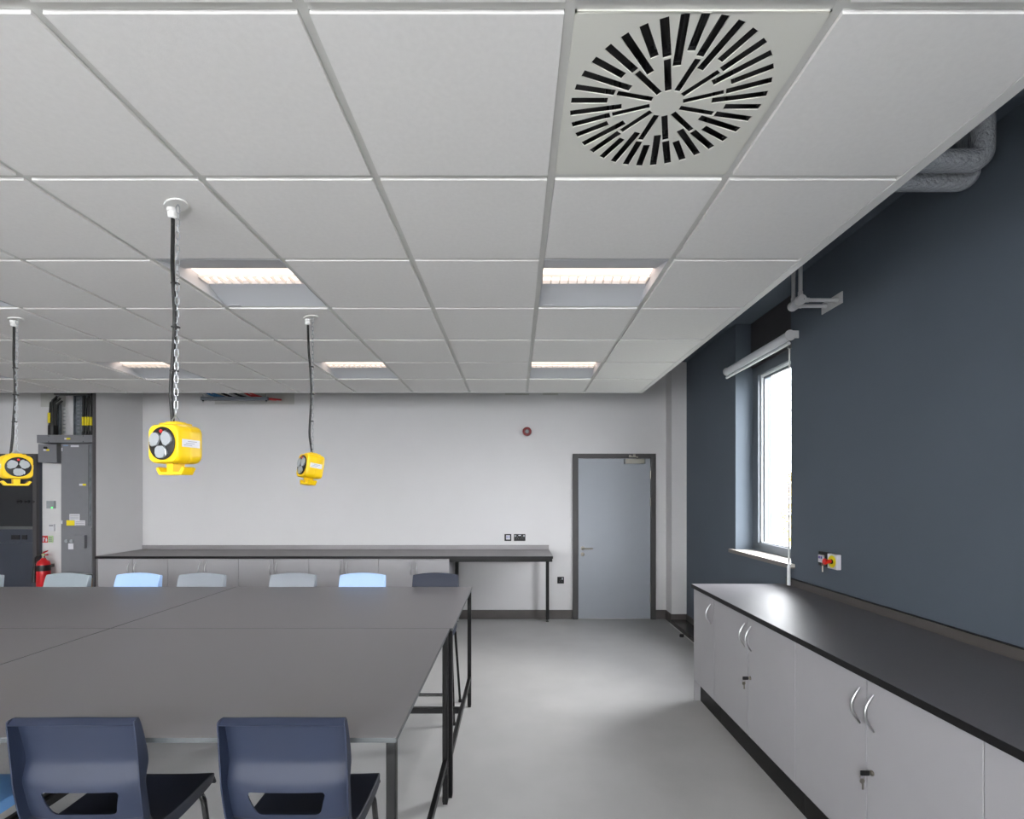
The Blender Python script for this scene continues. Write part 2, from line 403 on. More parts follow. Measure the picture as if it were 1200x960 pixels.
# ------------------------------------------------------------------ window, blind, outside
def window():
    w = bpy.data.objects.new('window_1', None); C.objects.link(w); w.location = (2.30, (YN + YF) / 2, 1.05); struct(w)
    z0, z1 = 1.072, 2.82; fw = .105
    m = MB()
    m.box(2.30, 2.37, YF - fw, YF, z0, z1); m.box(2.30, 2.37, YN, YN + fw, z0, z1); m.box(2.30, 2.37, YN + fw, YF - fw, z0, z0 + .075); m.box(2.30, 2.37, YN + fw, YF - fw, z1 - .09, z1)
    f = m.build('window_frame', 'winframe', w)
    m = MB(); b = .02
    ya, yb, za, zb = YN + fw, YF - fw, z0 + .075, z1 - .09
    m.box(2.325, 2.36, yb - b, yb, za, zb); m.box(2.325, 2.36, ya, ya + b, za, zb); m.box(2.325, 2.36, ya + b, yb - b, za, za + .012); m.box(2.325, 2.36, ya + b, yb - b, zb - b, zb)
    m.build('glazing_bead', 'winbead', w)
    m = MB()
    m.box(2.342, 2.37, yb - b - .022, yb - b, za + .012, zb - b); m.box(2.342, 2.37, ya + b, yb - b - .022, zb - b - .02, zb - b)
    m.build('gasket', 'winframe', w)
    m = MB(); m.box(2.362, 2.366, ya + b, yb - b, za + .005, zb - .01); m.build('pane', 'glass', w)
    m = MB(); m.box(2.28, 2.37, YN, YF, z1, SOF); m.build('head_panel', 'spandrel', w)
    m = MB(); m.box(2.095, 2.30, YN, YF, 1.047, 1.072); m.box(2.095, 2.132, YN - .06, YN, 1.047, 1.072); m.box(2.095, 2.132, YF, YF + .06, 1.047, 1.072)
    sl = m.build('window_sill', 'sill', w)
    m = MB(); m.box(2.088, 2.095, YN - .06, YF + .06, 1.04, 1.072); m.box(2.095, 2.132, YN - .06, YF + .06, 1.037, 1.047); m.build('sill_edge', 'silledge', sl)
    # unseen windows behind the camera: side one, plus rear pair added for fill light
    def plain(n, x0, x1, y0, y1, z0, z1):
        w = bpy.data.objects.new(n, None); C.objects.link(w); w.location = (x0, y0, z0); struct(w)
        m = MB(); alongx = (x1 - x0) > (y1 - y0)
        if alongx:
            m.box(x0, x0 + .06, y0, y1, z0, z1); m.box(x1 - .06, x1, y0, y1, z0, z1); m.box(x0 + .06, x1 - .06, y0, y1, z0, z0 + .06); m.box(x0 + .06, x1 - .06, y0, y1, z1 - .06, z1)
        else:
            m.box(x0, x1, y0, y0 + .06, z0, z1); m.box(x0, x1, y1 - .06, y1, z0, z1); m.box(x0, x1, y0 + .06, y1 - .06, z0, z0 + .06); m.box(x0, x1, y0 + .06, y1 - .06, z1 - .06, z1)
        m.build('window_frame', 'winframe', w)
        m = MB(); cx, cy = (x0 + x1) / 2, (y0 + y1) / 2
        if alongx: m.box(x0 + .06, x1 - .06, cy - .002, cy + .002, z0 + .06, z1 - .06)
        else: m.box(cx - .002, cx + .002, y0 + .06, y1 - .06, z0 + .06, z1 - .06)
        m.build('pane', 'glass', w)
    plain('window_2', 2.30, 2.37, -2.7, -1.0, 1.04, 2.9)
    plain('window_added_3', -2.2, -0.2, YR - .14, YR - .07, .95, 2.6)
    plain('window_added_4', -5.6, -3.6, YR - .14, YR - .07, .95, 2.6)
window()
def blind():
    ya, yb, X, Z = 3.79, 4.915, 2.068, 2.80
    t = thing('roller_blind', 'white rolled-up roller blind above the window', 'roller blind', (X, (ya + yb) / 2, Z - .1))
    m = MB(); m.tube([(X, ya + .012, Z), (X, yb, Z)], .034, 20); m.build('blind_tube', 'blind', t, smooth=40)
    for y in (ya, yb):
        m = MB(); m.lathe([(0, -.006), (.038, -.006), (.041, -.003), (.041, .003), (.038, .006), (0, .006)], 20, T(X, y, Z) @ R(90, 'X'))
        m.box(X, XR - .001, y - .004, y + .004, Z - .022, Z + .034); m.build('bracket', 'conduit', t, smooth=35)
    m = MB(); m.tube([(X - .012, ya - .005, Z - .062), (X - .012, yb - .02, Z - .062)], .013, 12); m.build('bottom_bar', 'blind', t, smooth=40)
    m = MB(); m.box(X - .0005 + .02, X + .022, ya + .03, yb - .03, Z - .06, Z - .02); m.build('blind_cloth', 'spandrel', t)
    # wand
    x, y = PX(925, 3.80), 3.80
    m = MB(); m.box(x - .012, x + .012, y - .01, y + .01, Z - .10, Z - .06, bev=.003); m.tube([(X, y, Z - .03), (x, y, Z - .08)], .006); m.build('wand_hook', 'darksteel', t)
    zb = PZ(686, y)
    m = MB(); m.tube([(x, y, Z - .10), (x - .004, y, zb + .15)], .0055, 10); m.build('wand', 'clearwand', t, smooth=40)
    m = MB(); m.tube([(x - .004, y, zb + .155), (x - .004, y, zb + .14), (x - .0045, y, zb)], [.007, .0125, .0125], 12); m.build('wand_grip', 'blind', t, smooth=40)
blind()
def outside():
    m = MB(); m.box(2.6, 40, -20, 60, -.65, -.6); struct(m.build('ground', 'ground'))
    t = thing('autumn_tree', 'yellow-leaved autumn tree seen as a sliver through the window', 'tree', (10.2, 18.2, -.6))
    m = MB(); m.tube([(10.2, 18.2, -.6), (10.22, 18.2, .6), (10.15, 18.25, 1.6), (10.2, 18.3, 2.6)], [.12, .1, .07, .03], 10); m.build('trunk', 'bark', t, smooth=40)
    m = MB(); rnd = random.Random(3)
    for k in range(900):
        a = rnd.uniform(0, 2 * PI); r = .75 * math.sqrt(rnd.random()); z = rnd.uniform(-.2, 2.4); r *= math.sin(PI * (z + .35) / 2.9) ** .6
        p = Vector((10.2 + r * math.cos(a), 18.2 + r * math.sin(a), z))
        d = Vector((rnd.gauss(0, 1), rnd.gauss(0, 1), rnd.gauss(0, 1))).normalized(); e = d.orthogonal().normalized(); s_ = .07
        m.quad(p - d * s_, p + e * s_ * .6, p + d * s_, p - e * s_ * .6)
    m.build('foliage', 'leafy', t)
outside()

# ------------------------------------------------------------------ door
def door():
    Y = YB; d = bpy.data.objects.new('door_1', None); C.objects.link(d); d.location = (PX(719, Y), Y, 0); struct(d)
    x0, x1 = PX(671, Y), PX(768, Y); l0, l1 = PX(677.6, Y), PX(761.8, Y); zt = PZ(532, Y); lt = PZ(537.6, Y)
    m = MB(); m.box(x0, l0 - .003, Y - .03, Y, 0, zt, bev=.003); m.box(l1 + .003, x1, Y - .03, Y, 0, zt, bev=.003); m.box(l0 - .003, l1 + .003, Y - .03, Y, lt + .003, zt)
    m.build('door_frame', 'frame', d)
    m = MB(); m.box(l0, l1, Y - .012, Y - .001, .008, lt, bev=.002); lf = m.build('door_leaf', 'door', d)
    hx = PX(682.6, Y); hz = PZ(642.5, Y)
    m = MB(); m.lathe([(0, 0), (.026, 0), (.026, .007), (.022, .009), (0, .009)], 24, T(hx, Y - .012, hz) @ R(90, 'X'))
    m.tube([(hx, Y - .02, hz), (hx, Y - .055, hz), (hx + .008, Y - .063, hz), (hx + .02, Y - .066, hz), (hx + .125, Y - .066, hz - .002)], .0095, 12)
    m.build('door_handle', 'nickel', lf, smooth=40)
    m = MB(); m.lathe([(0, 0), (.026, 0), (.026, .006), (.022, .008), (0, .008)], 24, T(hx, Y - .012, PZ(649.6, Y)) @ R(90, 'X')); m.build('lock_rose', 'nickel', lf, smooth=40)
    c0, c1 = PX(731, Y), PX(755, Y)
    m = MB(); m.box(c0, c1, Y - .058, Y - .012, PZ(543.8, Y), PZ(538, Y), bev=.004); cl = m.build('door_closer', 'nickel', d)
    m = MB(); m.box(c0 - .001, c0 + .014, Y - .06, Y - .012, PZ(543.9, Y), PZ(537.9, Y)); m.box(c1 - .014, c1 + .001, Y - .06, Y - .012, PZ(543.9, Y), PZ(537.9, Y)); m.build('end_cap', 'darksteel', cl)
    ax = PX(746, Y)
    m = MB(); m.tube([(ax, Y - .04, PZ(538.5, Y)), (ax, Y - .04, PZ(535.8, Y))], .01); m.box(ax - .11, ax + .005, Y - .06, Y - .04, PZ(536.4, Y), PZ(535.4, Y)); m.box(ax - .105, ax - .075, Y - .05, Y - .03, PZ(535.4, Y), PZ(533.5, Y)); m.box(ax - .055, ax - .025, Y - .05, Y - .03, PZ(535, Y), PZ(532.6, Y))
    m.build('closer_arm', 'nickel', cl)
    for y in (556.5, 588.5, 701):
        z = PZ(y, Y); m = MB(); m.tube([(l1 + .004, Y - .02, z - .05), (l1 + .004, Y - .02, z + .05)], .008, 10); m.box(l1 - .006, l1 + .003, Y - .016, Y - .011, z - .05, z + .05); m.build('hinge', 'nickel', d, smooth=40)
door()
# door stop on the floor by the boxing
m = MB(); m.lathe([(0, 0), (.022, 0), (.024, .012), (.02, .03), (0, .032)], 16, T(1.876, 5.68, 0)); m.box(1.888, 1.90, 5.665, 5.695, .002, .03, bev=.003)
recentre(tag(m.build('door_stop', 'blackplastic', smooth=40), 'small black rubber door stop on the floor beside the dark boxing', 'door stop'))

# ------------------------------------------------------------------ base cabinets
def bow_handle(axis, pos, outdir, zc, L=.146, parent=None):
    pts = []; rs = []
    for k in range(13):
        u = k / 12; s_ = math.sin(PI * u)
        pts.append((pos[0] + outdir[0] * .034 * s_, pos[1] + outdir[1] * .034 * s_, zc - L / 2 + L * u)); rs.append(.0038 + .0025 * s_)
    m = MB(); m.tube(pts, rs, 10); return m.build('handle', 'steel', parent, smooth=60)
def right_run():
    XF = 1.397; YT = 3.94; gap = .004
    def unit(y0, y1, doors, label, lock=False, plinth=True, end=False):
        t = thing('base_cabinet', label, 'cabinet', (1.75, (y0 + y1) / 2, 0), group='light grey cabinets under the right worktop')
        m = MB(); m.box(XF + .019, 2.10, y0 + .001, y1 - .001, .15, .874); m.build('carcass', 'cabcore', t)
        if end:
            m = MB(); m.box(XF, 2.10, y1, y1 + .018, 0, .874, bev=.001); m.build('end_panel', 'cab', t)
        m = MB(); m.box(XF + .045, XF + .06, y0 + .001, y1 - .001, .0, .15); m.build('plinth', 'black', t)
        for (a, b, hy, lk) in doors:
            m = MB(); m.box(XF, XF + .018, a + gap / 2, b - gap / 2, .158, .872, bev=.0015); d = m.build('door', 'cab', t)
            bow_handle('y', (XF, hy), (-1, 0), .748, parent=d)
            if lk:
                m = MB(); m.lathe([(0, 0), (.0105, 0), (.0105, .006), (.007, .009), (0, .009)], 16, T(XF, b - .032, .512) @ R(-90, 'Y')); m.build('lock', 'nickel', d, smooth=40)
    unit(3.54, 3.92, [(3.54, 3.92, 3.60, False)], 'narrow single-door grey base cabinet at the window end of the right worktop', end=True)
    unit(2.514, 3.54, [(2.514, 3.024, 2.985, True), (3.024, 3.54, 3.065, False)], 'double-door grey base cabinet, second from the window end, key in its lock')
    unit(1.503, 2.514, [(1.503, 2.003, 1.965, True), (2.003, 2.514, 2.043, False)], 'nearest fully seen double-door grey base cabinet under the right worktop')
    unit(.49, 1.503, [(.49, .995, .955, True), (.995, 1.503, 1.035, False)], 'grey base cabinet at the bottom right, cut by the photo edge')
    for (yy, where) in ((2.992, 'key with black head in the lock of the farther right-hand cabinet'), (1.971, 'key with black head in the lock of the nearer right-hand cabinet')):
        t = thing('cabinet_key', where, 'key', (XF - .03, yy, .49), group='cabinet keys')
        m = MB(); m.box(XF - .047, XF - .012, yy - .0045, yy + .0045, .502, .522, bev=.004); m.build('key_head', 'blackplastic', t)
        m = MB(); m.box(XF - .0125, XF - .0085, yy - .001, yy + .001, .508, .516); m.build('key_blade', 'nickel', t)
        m = MB(); m.tube([(XF - .04 + .008 * math.cos(a), yy, .497 + .010 * math.sin(a)) for a in [2 * PI * k / 12 for k in range(12)]], .0012, 6, closed=True); m.build('key_ring', 'nickel', t, smooth=60)
        m = MB(); m.lathe([(0, -.001), (.010, -.001), (.010, .001), (0, .001)], 14, T(XF - .040, yy, .481) @ R(90, 'X')); m.box(XF - .041, XF - .034, yy - .001, yy + .001, .448, .475); m.build('spare_key', 'nickel', t)
    # worktop
    t = thing('worktop', 'long dark grey worktop with black edge running under the window', 'worktop', (1.75, 1.8, .875))
    m = MB(); m.box(1.378, 2.113, .45, YT, .876, .905, bev=.0015); m.build('top', 'counter', t)
    m = MB(); m.box(1.3765, 1.378, .45, YT, .876, .9045); m.build('edge_band', 'blackedge', t)
    m = MB(); m.box(2.113, 2.131, .45, YT + .0, .876, .955, bev=.0015); m.build('upstand', 'skirt', t)
    m = MB(); m.box(2.1125, 2.1325, .45, YT, .955, .958); m.build('upstand_seal', 'blackedge', t)
right_run()
def back_run():
    YF_ = 5.766; xs = [-4.771, -3.968, -3.16, -2.358, -1.558, -.752]
    words = ['leftmost double-door base cabinet of the back run, next to the wall return', 'double-door back cabinet, second from the left, behind the light blue chair',
             'middle of the five double-door cabinets along the back wall', 'double-door back cabinet, fourth from the left', 'rightmost double-door back cabinet, beside the open knee space']
    for i in range(5):
        x0, x1 = xs[i], xs[i + 1]; xm = (x0 + x1) / 2
        t = thing('base_cabinet', words[i], 'cabinet', (xm, 6.1, 0), group='cabinets along the back wall')
        m = MB(); m.box(x0 + .001, x1 - .001, YF_ + .019, 6.46, .15, .868); m.build('carcass', 'cab', t)
        m = MB(); m.box(x0 + .001, x1 - .001, YF_ + .06, YF_ + .075, 0, .15); m.build('plinth', 'black', t)
        for (a, b, hx) in ((x0, xm, xm - .036), (xm, x1, xm + .036)):
            m = MB(); m.box(a + .002, b - .002, YF_, YF_ + .018, .155, .866, bev=.0015); d = m.build('door', 'cab', t)
            bow_handle('x', (hx, YF_), (0, -1), .757, parent=d)
    t = thing('worktop', 'grey worktop with upstand along the white back wall', 'worktop', (-2.2, 6.1, .87))
    m = MB(); m.box(-4.79, .433, 5.747, 6.479, .872, .9, bev=.0015); m.build('top', 'backtop', t)
    m = MB(); m.box(-4.79, .4335, 5.7455, 5.747, .871, .8995); m.build('edge_band', 'blackedge', t)
    m = MB(); m.box(-4.79, .435, 6.479, 6.497, .872, .953, bev=.0015); m.build('upstand', 'backtop', t)
    t = thing('worktop_leg_frame', 'black steel leg frame under the open end of the back worktop', 'leg frame', (-.15, 6.36, 0))
    for xx in (PX(535.5, 6.36), PX(641.5, 6.36)):
        m = MB(); m.box(xx - .02, xx + .02, 6.34, 6.38, .03, .83); lg = m.build('leg', 'black', t)
        m = MB(); m.lathe([(.018, 0), (.018, .012), (.009, .014), (.009, .032)], 14, T(xx, 6.36, 0)); m.build('foot', 'darksteel', lg, smooth=40)
        m = MB(); m.box(xx - .02, xx + .02, 5.79, 6.45, .83, .870); m.build('arm', 'black', t)
    m = MB(); m.box(PX(535.5, 6.36), .405, 5.77, 5.79, .832, .870); m.build('front_rail', 'black', t)
back_run()

# ------------------------------------------------------------------ wall fittings, back wall
def plate(cx, cz, w, h, Y, name, label, cat, group=None):
    t = thing(name, label, cat, (cx, Y, cz - h / 2), group=group)
    m = MB(); m.box(cx - w / 2, cx + w / 2, Y - .01, Y, cz - h / 2, cz + h / 2, bev=.003); m.build('faceplate', 'blackplastic', t); return t
def fittings():
    Y = YB
    t = plate(PX(595.2, Y), PZ(630, Y), .088, .088, Y, 'wall_switch', 'small square black wall plate with white centre above the back worktop', 'switch')
    cx, cz = PX(595.4, Y), PZ(630, Y)
    m = MB(); m.box(cx - .026, cx + .026, Y - .014, Y - .01, cz - .026, cz + .03, bev=.002); m.build('centre_insert', 'paper', t)
    m = MB()
    for dx in (-.013, .013): m.box(cx + dx - .008, cx + dx + .008, Y - .0155, Y - .014, cz + .0, cz + .015)
    m.build('port', mat('lilac_port', (110, 104, 168), .5), t)
    t = plate(PX(609, Y), PZ(630, Y), .148, .088, Y, 'double_socket', 'black double power socket with white indicator strip above the back worktop', 'socket')
    cx, cz = PX(609, Y), PZ(630, Y)
    for s_ in (-1, 1):
        m = MB(); m.box(cx + s_ * .055 - .011, cx + s_ * .055 + .011, Y - .014, Y - .01, cz + .01, cz + .034, bev=.002); m.build('rocker', 'flap', t)
        m = MB(); m.box(cx + s_ * .03 - .003, cx + s_ * .03 + .003, Y - .0115, Y - .009, cz + .002, cz + .014); m.box(cx + s_ * .03 - .016, cx + s_ * .03 - .009, Y - .0115, Y - .009, cz - .017, cz - .012); m.box(cx + s_ * .03 + .009, cx + s_ * .03 + .016, Y - .0115, Y - .009, cz - .017, cz - .012); m.build('socket_holes', 'darksteel', t)
    m = MB(); m.box(cx - .016, cx + .016, Y - .0125, Y - .01, cz + .022, cz + .034, bev=.001); m.build('indicator', 'paper', t)
    t = plate(PX(657, Y), PZ(680, Y), .086, .086, Y, 'single_socket', 'single black power socket low on the wall between worktop and door', 'socket')
    cx, cz = PX(657, Y), PZ(680, Y)
    m = MB(); m.box(cx + .012, cx + .03, Y - .014, Y - .01, cz + .006, cz + .032, bev=.002); m.build('rocker', 'flap', t)
    m = MB(); m.box(cx - .004, cx + .002, Y - .012, Y - .009, cz, cz + .013); m.box(cx - .018, cx - .011, Y - .012, Y - .009, cz - .016, cz - .011); m.box(cx + .009, cx + .016, Y - .012, Y - .009, cz - .016, cz - .011); m.build('socket_holes', 'darksteel', t)
    # fire alarm sounder
    cx, cz = PX(617.5, Y), PZ(506.3, Y)
    t = thing('alarm_sounder', 'round dark red fire alarm sounder on the white back wall', 'alarm', (cx, Y, cz - .055))
    mx = T(cx, Y, cz) @ R(90, 'X')
    m = MB(); m.lathe([(0, 0), (.05, 0), (.056, .02), (.058, .055), (.054, .062), (.036, .062), (.032, .05), (0, .05)], 32, mx); m.build('horn', 'darkred', t, smooth=35)
    m = MB(); m.lathe([(0, .05), (.024, .05), (.024, .062), (.014, .068), (0, .07)], 24, mx); m.build('horn_centre', 'flap', t, smooth=35)
    # emergency stop and key switch on the blue wall
    X = XR
    def rplate(y0, y1, z0, z1, mname, t, nm='faceplate', d=.03):
        m = MB(); m.box(X - d, X, y0, y1, z0, z1, bev=.003); return m.build(nm, mname, t)
    t = thing('emergency_stop', 'red mushroom stop button on yellow ring and white box on the blue wall', 'emergency stop', (X, 3.346, 1.107))
    rplate(3.297, 3.396, 1.107, 1.206, 'paper', t, 'box')
    c = T(X - .03, 3.346, 1.157) @ R(-90, 'Y')
    m = MB(); m.lathe([(0, 0), (.04, 0), (.04, .002), (0, .002)], 28, c); m.build('yellow_ring', 'yellowlab', t)
    m = MB(); m.lathe([(0, .002), (.016, .002), (.016, .01), (0, .01)], 20, c); m.build('collar', 'blackplastic', t)
    m = MB(); m.lathe([(0, .01), (.013, .01), (.014, .032), (.02, .042), (.021, .05), (.016, .055), (0, .056)], 24, c); m.build('mushroom_button', 'red', t, smooth=35)
    t = thing('key_switch', 'black key switch plate with white label and hanging key on the blue wall', 'switch', (X, 3.466, 1.107))
    rplate(3.417, 3.514, 1.11, 1.207, 'blackplastic', t, d=.02)
    m = MB(); m.box(X - .034, X - .02, 3.440, 3.494, 1.135, 1.188, bev=.003); m.build('label_block', 'paper', t)
    m = MB()
    for yy in (3.455, 3.478): m.box(X - .0355, X - .034, yy - .008, yy + .008, 1.162, 1.178)
    m.build('label_marks', mat('violet_ink', (86, 70, 150), .6), t)
    m = MB(); m.lathe([(0, 0), (.009, 0), (.009, .012), (0, .012)], 14, T(X - .02, 3.436, 1.128) @ R(-90, 'Y')); m.build('key_barrel', 'nickel', t)
    m = MB(); m.box(X - .045, X - .03, 3.434, 3.438, 1.119, 1.137); m.build('key', 'nickel', t)
    m = MB(); m.box(X - .041, X - .034, 3.4335, 3.4385, 1.075, 1.117); m.build('key_tag', 'sill', t)
    # white conduits over the blue wall
    for i, (y, z, xe) in enumerate(((3.33, 2.886, 1.885), (3.45, 2.892, 1.905))):
        t = thing('conduit', ['white conduit with round elbow box dropping from above, nearer of the pair', 'white conduit with round elbow box dropping from above, farther of the pair'][i], 'conduit', (xe, y, z), group='white conduits by the window head')
        m = MB(); m.tube([(xe, y, z), (xe, y, SOF - .001)], .0125, 14); m.tube([(xe, y, z), (X - .008, y, z)], .0125, 14); m.build('pipe', 'conduit', t, smooth=40)
        m = MB(); m.lathe([(0, -.022), (.028, -.024), (.032, -.020), (.032, .020), (.028, .024), (0, .022)], 24, T(xe, y, z) @ R(90, 'X')); m.tube([(xe, y, z), (xe + .055, y, z)], .0155, 14); m.tube([(xe, y, z), (xe, y, z + .055)], .0155, 14); m.build('elbow_box', 'conduit', t, smooth=35)
        m = MB(); m.lathe([(0, 0), (.003, 0), (.003, .002), (0, .002)], 8, T(xe + .012, y - .022, z) @ R(90, 'X')); m.build('screw', 'darksteel', t)
        m = MB(); m.tube([(X - .03, y, z), (X - .007, y, z)], [.015, .018], 14); m.build('wall_collar', 'conduit', t, smooth=40)
    m = MB(); m.box(X - .006, X, 3.28, 3.50, 2.85, 2.925); recentre(tag(m.build('conduit_plate', 'conduit'), 'white cover plate on the blue wall where two conduits enter', 'cover plate'))
    # silver insulated pipes
    for i, (y, z, xe, r, xi) in enumerate(((2.16, 3.03, 2.0, .045, .9), (2.30, 3.03, 2.07, .043, .9))):
        t = [(xe - .0, y, SOF - .001)]
        pts = [(xi, y, z)] + [(xe - .046 + .046 * math.sin(a), y, z + .046 - .046 * math.cos(a)) for a in [PI / 2 * k / 6 for k in range(7)]] + [(xe, y, SOF - .002)]
        m = MB(); m.tube(pts, r, 20)
        recentre(tag(m.build('insulated_pipe', 'foil', smooth=50), ['silver foil-wrapped pipe turning up by the blue wall, nearer and higher in the photo', 'silver foil-wrapped pipe end, the farther and lower in the photo'][i], 'pipe', 'silver foil-wrapped pipes'))
fittings()

def riser():
    Yf = 5.88; Yw = 6.1
    # main distribution panel
    t = thing('electrical_panel', 'tall grey electrical distribution panel with yellow and white stickers', 'electrical panel', (PX(90, Yf), Yw, .68))
    a, b = PX(71.5, Yf), PX(109, Yf)
    m = MB(); m.box(a, b, Yf, Yw - .002, PZ(672, Yf), PZ(520, Yf), bev=.003); m.build('enclosure', 'panelgrey', t)
    m = MB(); m.box(PX(73.5, Yf), PX(104.5, Yf), Yf - .012, Yf, PZ(616, Yf), PZ(521.5, Yf), bev=.003); d = m.build('upper_door', 'panelgrey', t)
    m = MB(); m.box(PX(105.4, Yf), PX(107, Yf), Yf - .006, Yf, PZ(616, Yf), PZ(521, Yf)); m.build('trim_strip', 'galv', t)
    m = MB(); m.box(PX(72.5, Yf), PX(108.3, Yf), Yf - .010, Yf, PZ(671, Yf), PZ(618.5, Yf), bev=.003); d2 = m.build('lower_cover', 'panelgrey', t)
    for y in (527, 612): m = MB(); m.box(PX(73.2, Yf), PX(74.4, Yf), Yf - .016, Yf - .010, PZ(y + 2, Yf), PZ(y - 2, Yf)); m.build('hinge_pin', 'paper', d)
    def stick(x0, x1, y0, y1, mname, nm='sticker', par=d, yy=Yf - .0135): m = MB(); m.box(PX(x0, Yf), PX(x1, Yf), yy, yy + .0015, PZ(y1, Yf), PZ(y0, Yf)); return m.build(nm, mname, par)
    stick(84, 93.5, 521.8, 524.2, 'paper', 'name_plate'); stick(75.5, 81, 521.8, 523, mat('blue_grey_badge', (120, 146, 176), .5), 'badge')
    stick(94, 98, 567, 569.3, 'paper'); stick(98, 102, 567, 569.3, 'yellowlab')
    for (x0, x1, y0, y1) in ((82.5, 94.5, 602.5, 610), (88.8, 100.8, 610, 616)):
        s_ = stick(x0, x1, y0, y1, 'paper')
        m = MB()
        for k in range(3): yy = y0 + 1.5 + k * 1.8; m.box(PX(x0 + 1, Yf), PX(x1 - 1, Yf), Yf - .0142, Yf - .0136, PZ(yy + .5, Yf), PZ(yy, Yf))
        m.build('print_lines', 'ink', s_)
    stick(79, 88.5, 609.8, 616, 'yellowlab')
    m = MB(); m.box(PX(90.5, Yf), PX(103, Yf), Yf - .05, Yf - .010, PZ(642.5, Yf), PZ(627, Yf), bev=.003); m.build('meter_box', 'panelgrey', t)
    for x in (80, 86):
        m = MB(); m.lathe([(0, 0), (.02, 0), (.02, .02), (0, .022)], 14, T(PX(x, Yf), Yf - .010, PZ(634, Yf)) @ R(90, 'X')); m.build('lock_knob', 'flap', t, smooth=40)
    stick(81, 87, 637, 643.8, 'paper', 'tag', d2, Yf - .012)
    # isolator box
    t = thing('isolator_box', 'small grey isolator box under the trunking, left of the tall panel', 'electrical box', (PX(55, Yf), Yw, PZ(542, Yf)))
    m = MB(); m.box(PX(44.5, Yf), PX(66.3, Yf), Yf, Yw, PZ(542, Yf), PZ(520.5, Yf), bev=.003); m.build('enclosure', 'panelgrey', t)
    m = MB(); m.lathe([(0, 0), (.016, 0), (.014, .02), (0, .02)], 16, T(PX(54, Yf), Yf, PZ(525, Yf)) @ R(90, 'X')); m.build('switch_knob', 'blackplastic', t, smooth=40)
    m = MB(); m.box(PX(51, Yf), PX(54.5, Yf), Yf - .002, Yf, PZ(528.5, Yf), PZ(526.3, Yf)); m.build('white_sticker', 'paper', t)
    m = MB(); m.box(PX(54.5, Yf), PX(57.8, Yf), Yf - .002, Yf, PZ(528.5, Yf), PZ(526.3, Yf)); m.build('yellow_sticker', 'yellowlab', t)
    # trunking
    t = thing('cable_trunking', 'horizontal grey steel trunking with yellow sticker above the panel', 'trunking', (PX(77, Yf), Yw, PZ(519, Yf)))
    m = MB(); m.box(PX(43, Yf), PX(110.5, Yf), Yf, Yw, PZ(519, Yf), PZ(509.7, Yf), bev=.003); m.build('channel', 'panelgrey', t)
    m = MB(); m.box(PX(75.5, Yf), PX(78, Yf), Yf - .002, Yf, PZ(515.3, Yf), PZ(513.2, Yf)); m.build('white_sticker', 'paper', t)
    m = MB(); m.box(PX(78, Yf), PX(82.3, Yf), Yf - .002, Yf, PZ(515.3, Yf), PZ(513.2, Yf)); m.build('yellow_sticker', 'yellowlab', t)
    m = MB()
    for x in (57, 97.5):
        for y in (511, 517.5): m.lathe([(0, 0), (.006, 0), (.004, .003), (0, .003)], 8, T(PX(x, Yf), Yf, PZ(y, Yf)) @ R(90, 'X'))
    m.build('screw', 'black', t)
    zt = PZ(509.7, Yf)
    # perforated ladder trays + cables rising to the soffit
    def ladder(x0, x1, ztop, label):
        m = MB(); xa, xb = PX(x0, 6.05), PX(x1, 6.05)
        m.box(xa, xb, 6.05, 6.055, zt, ztop); m.box(xa, xa + .004, 6.02, 6.055, zt, ztop); m.box(xb - .004, xb, 6.02, 6.055, zt, ztop)
        k = zt + .05
        m.mi = 1
        while k < ztop - .03:
            m.box(xa + .02, xa + .05, 6.0485, 6.05, k, k + .012); m.box(xa + .07, xa + .1, 6.0485, 6.05, k, k + .012); k += .045
        recentre(tag(m.build('cable_ladder', ['galv', 'flap']), label, 'cable ladder', 'perforated steel cable ladders above the panel'))
    ladder(88.5, 99, SOF - .01, 'wider perforated steel cable ladder rising above the tall panel'); ladder(67, 72, PZ(474, 6.05), 'narrow perforated steel ladder rising above the isolator box')
    xs = [97.9, 101.2, 104.4, 107.5, 110.6]
    for i, x in enumerate(xs):
        t = thing('power_cable', ['thick black power cable above the panel, %s of five' % w for w in ('leftmost', 'second from left', 'middle', 'second from right', 'rightmost')][i], 'cable', (PX(x, 5.97), 5.97, zt), group='black power cables above the panel')
        m = MB(); xx = PX(x, 5.97); m.tube([(xx, 5.97, zt), (xx + .002, 5.96, zt + .2), (xx - .002, 5.97, zt + .45), (xx + .002, 5.965, zt + .7), (xx, 5.97, SOF - .01)], .0105, 10); m.build('sheath', 'rubber', t, smooth=50)
        m = MB(); m.tube([(xx + .003, 5.96, zt + .001), (xx + .003, 5.96, zt + .05)], .014, 10); m.build('gland', 'blackplastic', t, smooth=40)
        if i in (0, 1, 2, 3): m = MB(); m.tube([(xx + .003, 5.958, zt + .12), (xx + .002, 5.958, zt + .22)], .0114, 10); m.build('yellow_marker', 'yellowlab', t, smooth=40)
    t = thing('cable_bundle', 'short bundle of black cables standing above the isolator box', 'cable', (PX(62, 5.97), 5.97, zt))
    for i, dx in enumerate((-.035, -.012, .012, .034)):
        x = PX(62, 5.97) + dx; top = zt + .42 - .03 * abs(i - 1)
        m = MB(); m.tube([(x, 5.97, zt + .02), (x * 1.0 + .004, 5.965, zt + .2), (x + .01, 5.97, top), (x + .05, 6.0, top + .06)], .0125, 8); c = m.build('sheath', 'rubber', t, smooth=50)
    m = MB(); m.tube([(PX(62, 5.97), 5.97, zt), (PX(62, 5.97), 5.97, zt + .12)], .045, 14); m.build('gland', 'blackplastic', t, smooth=40)
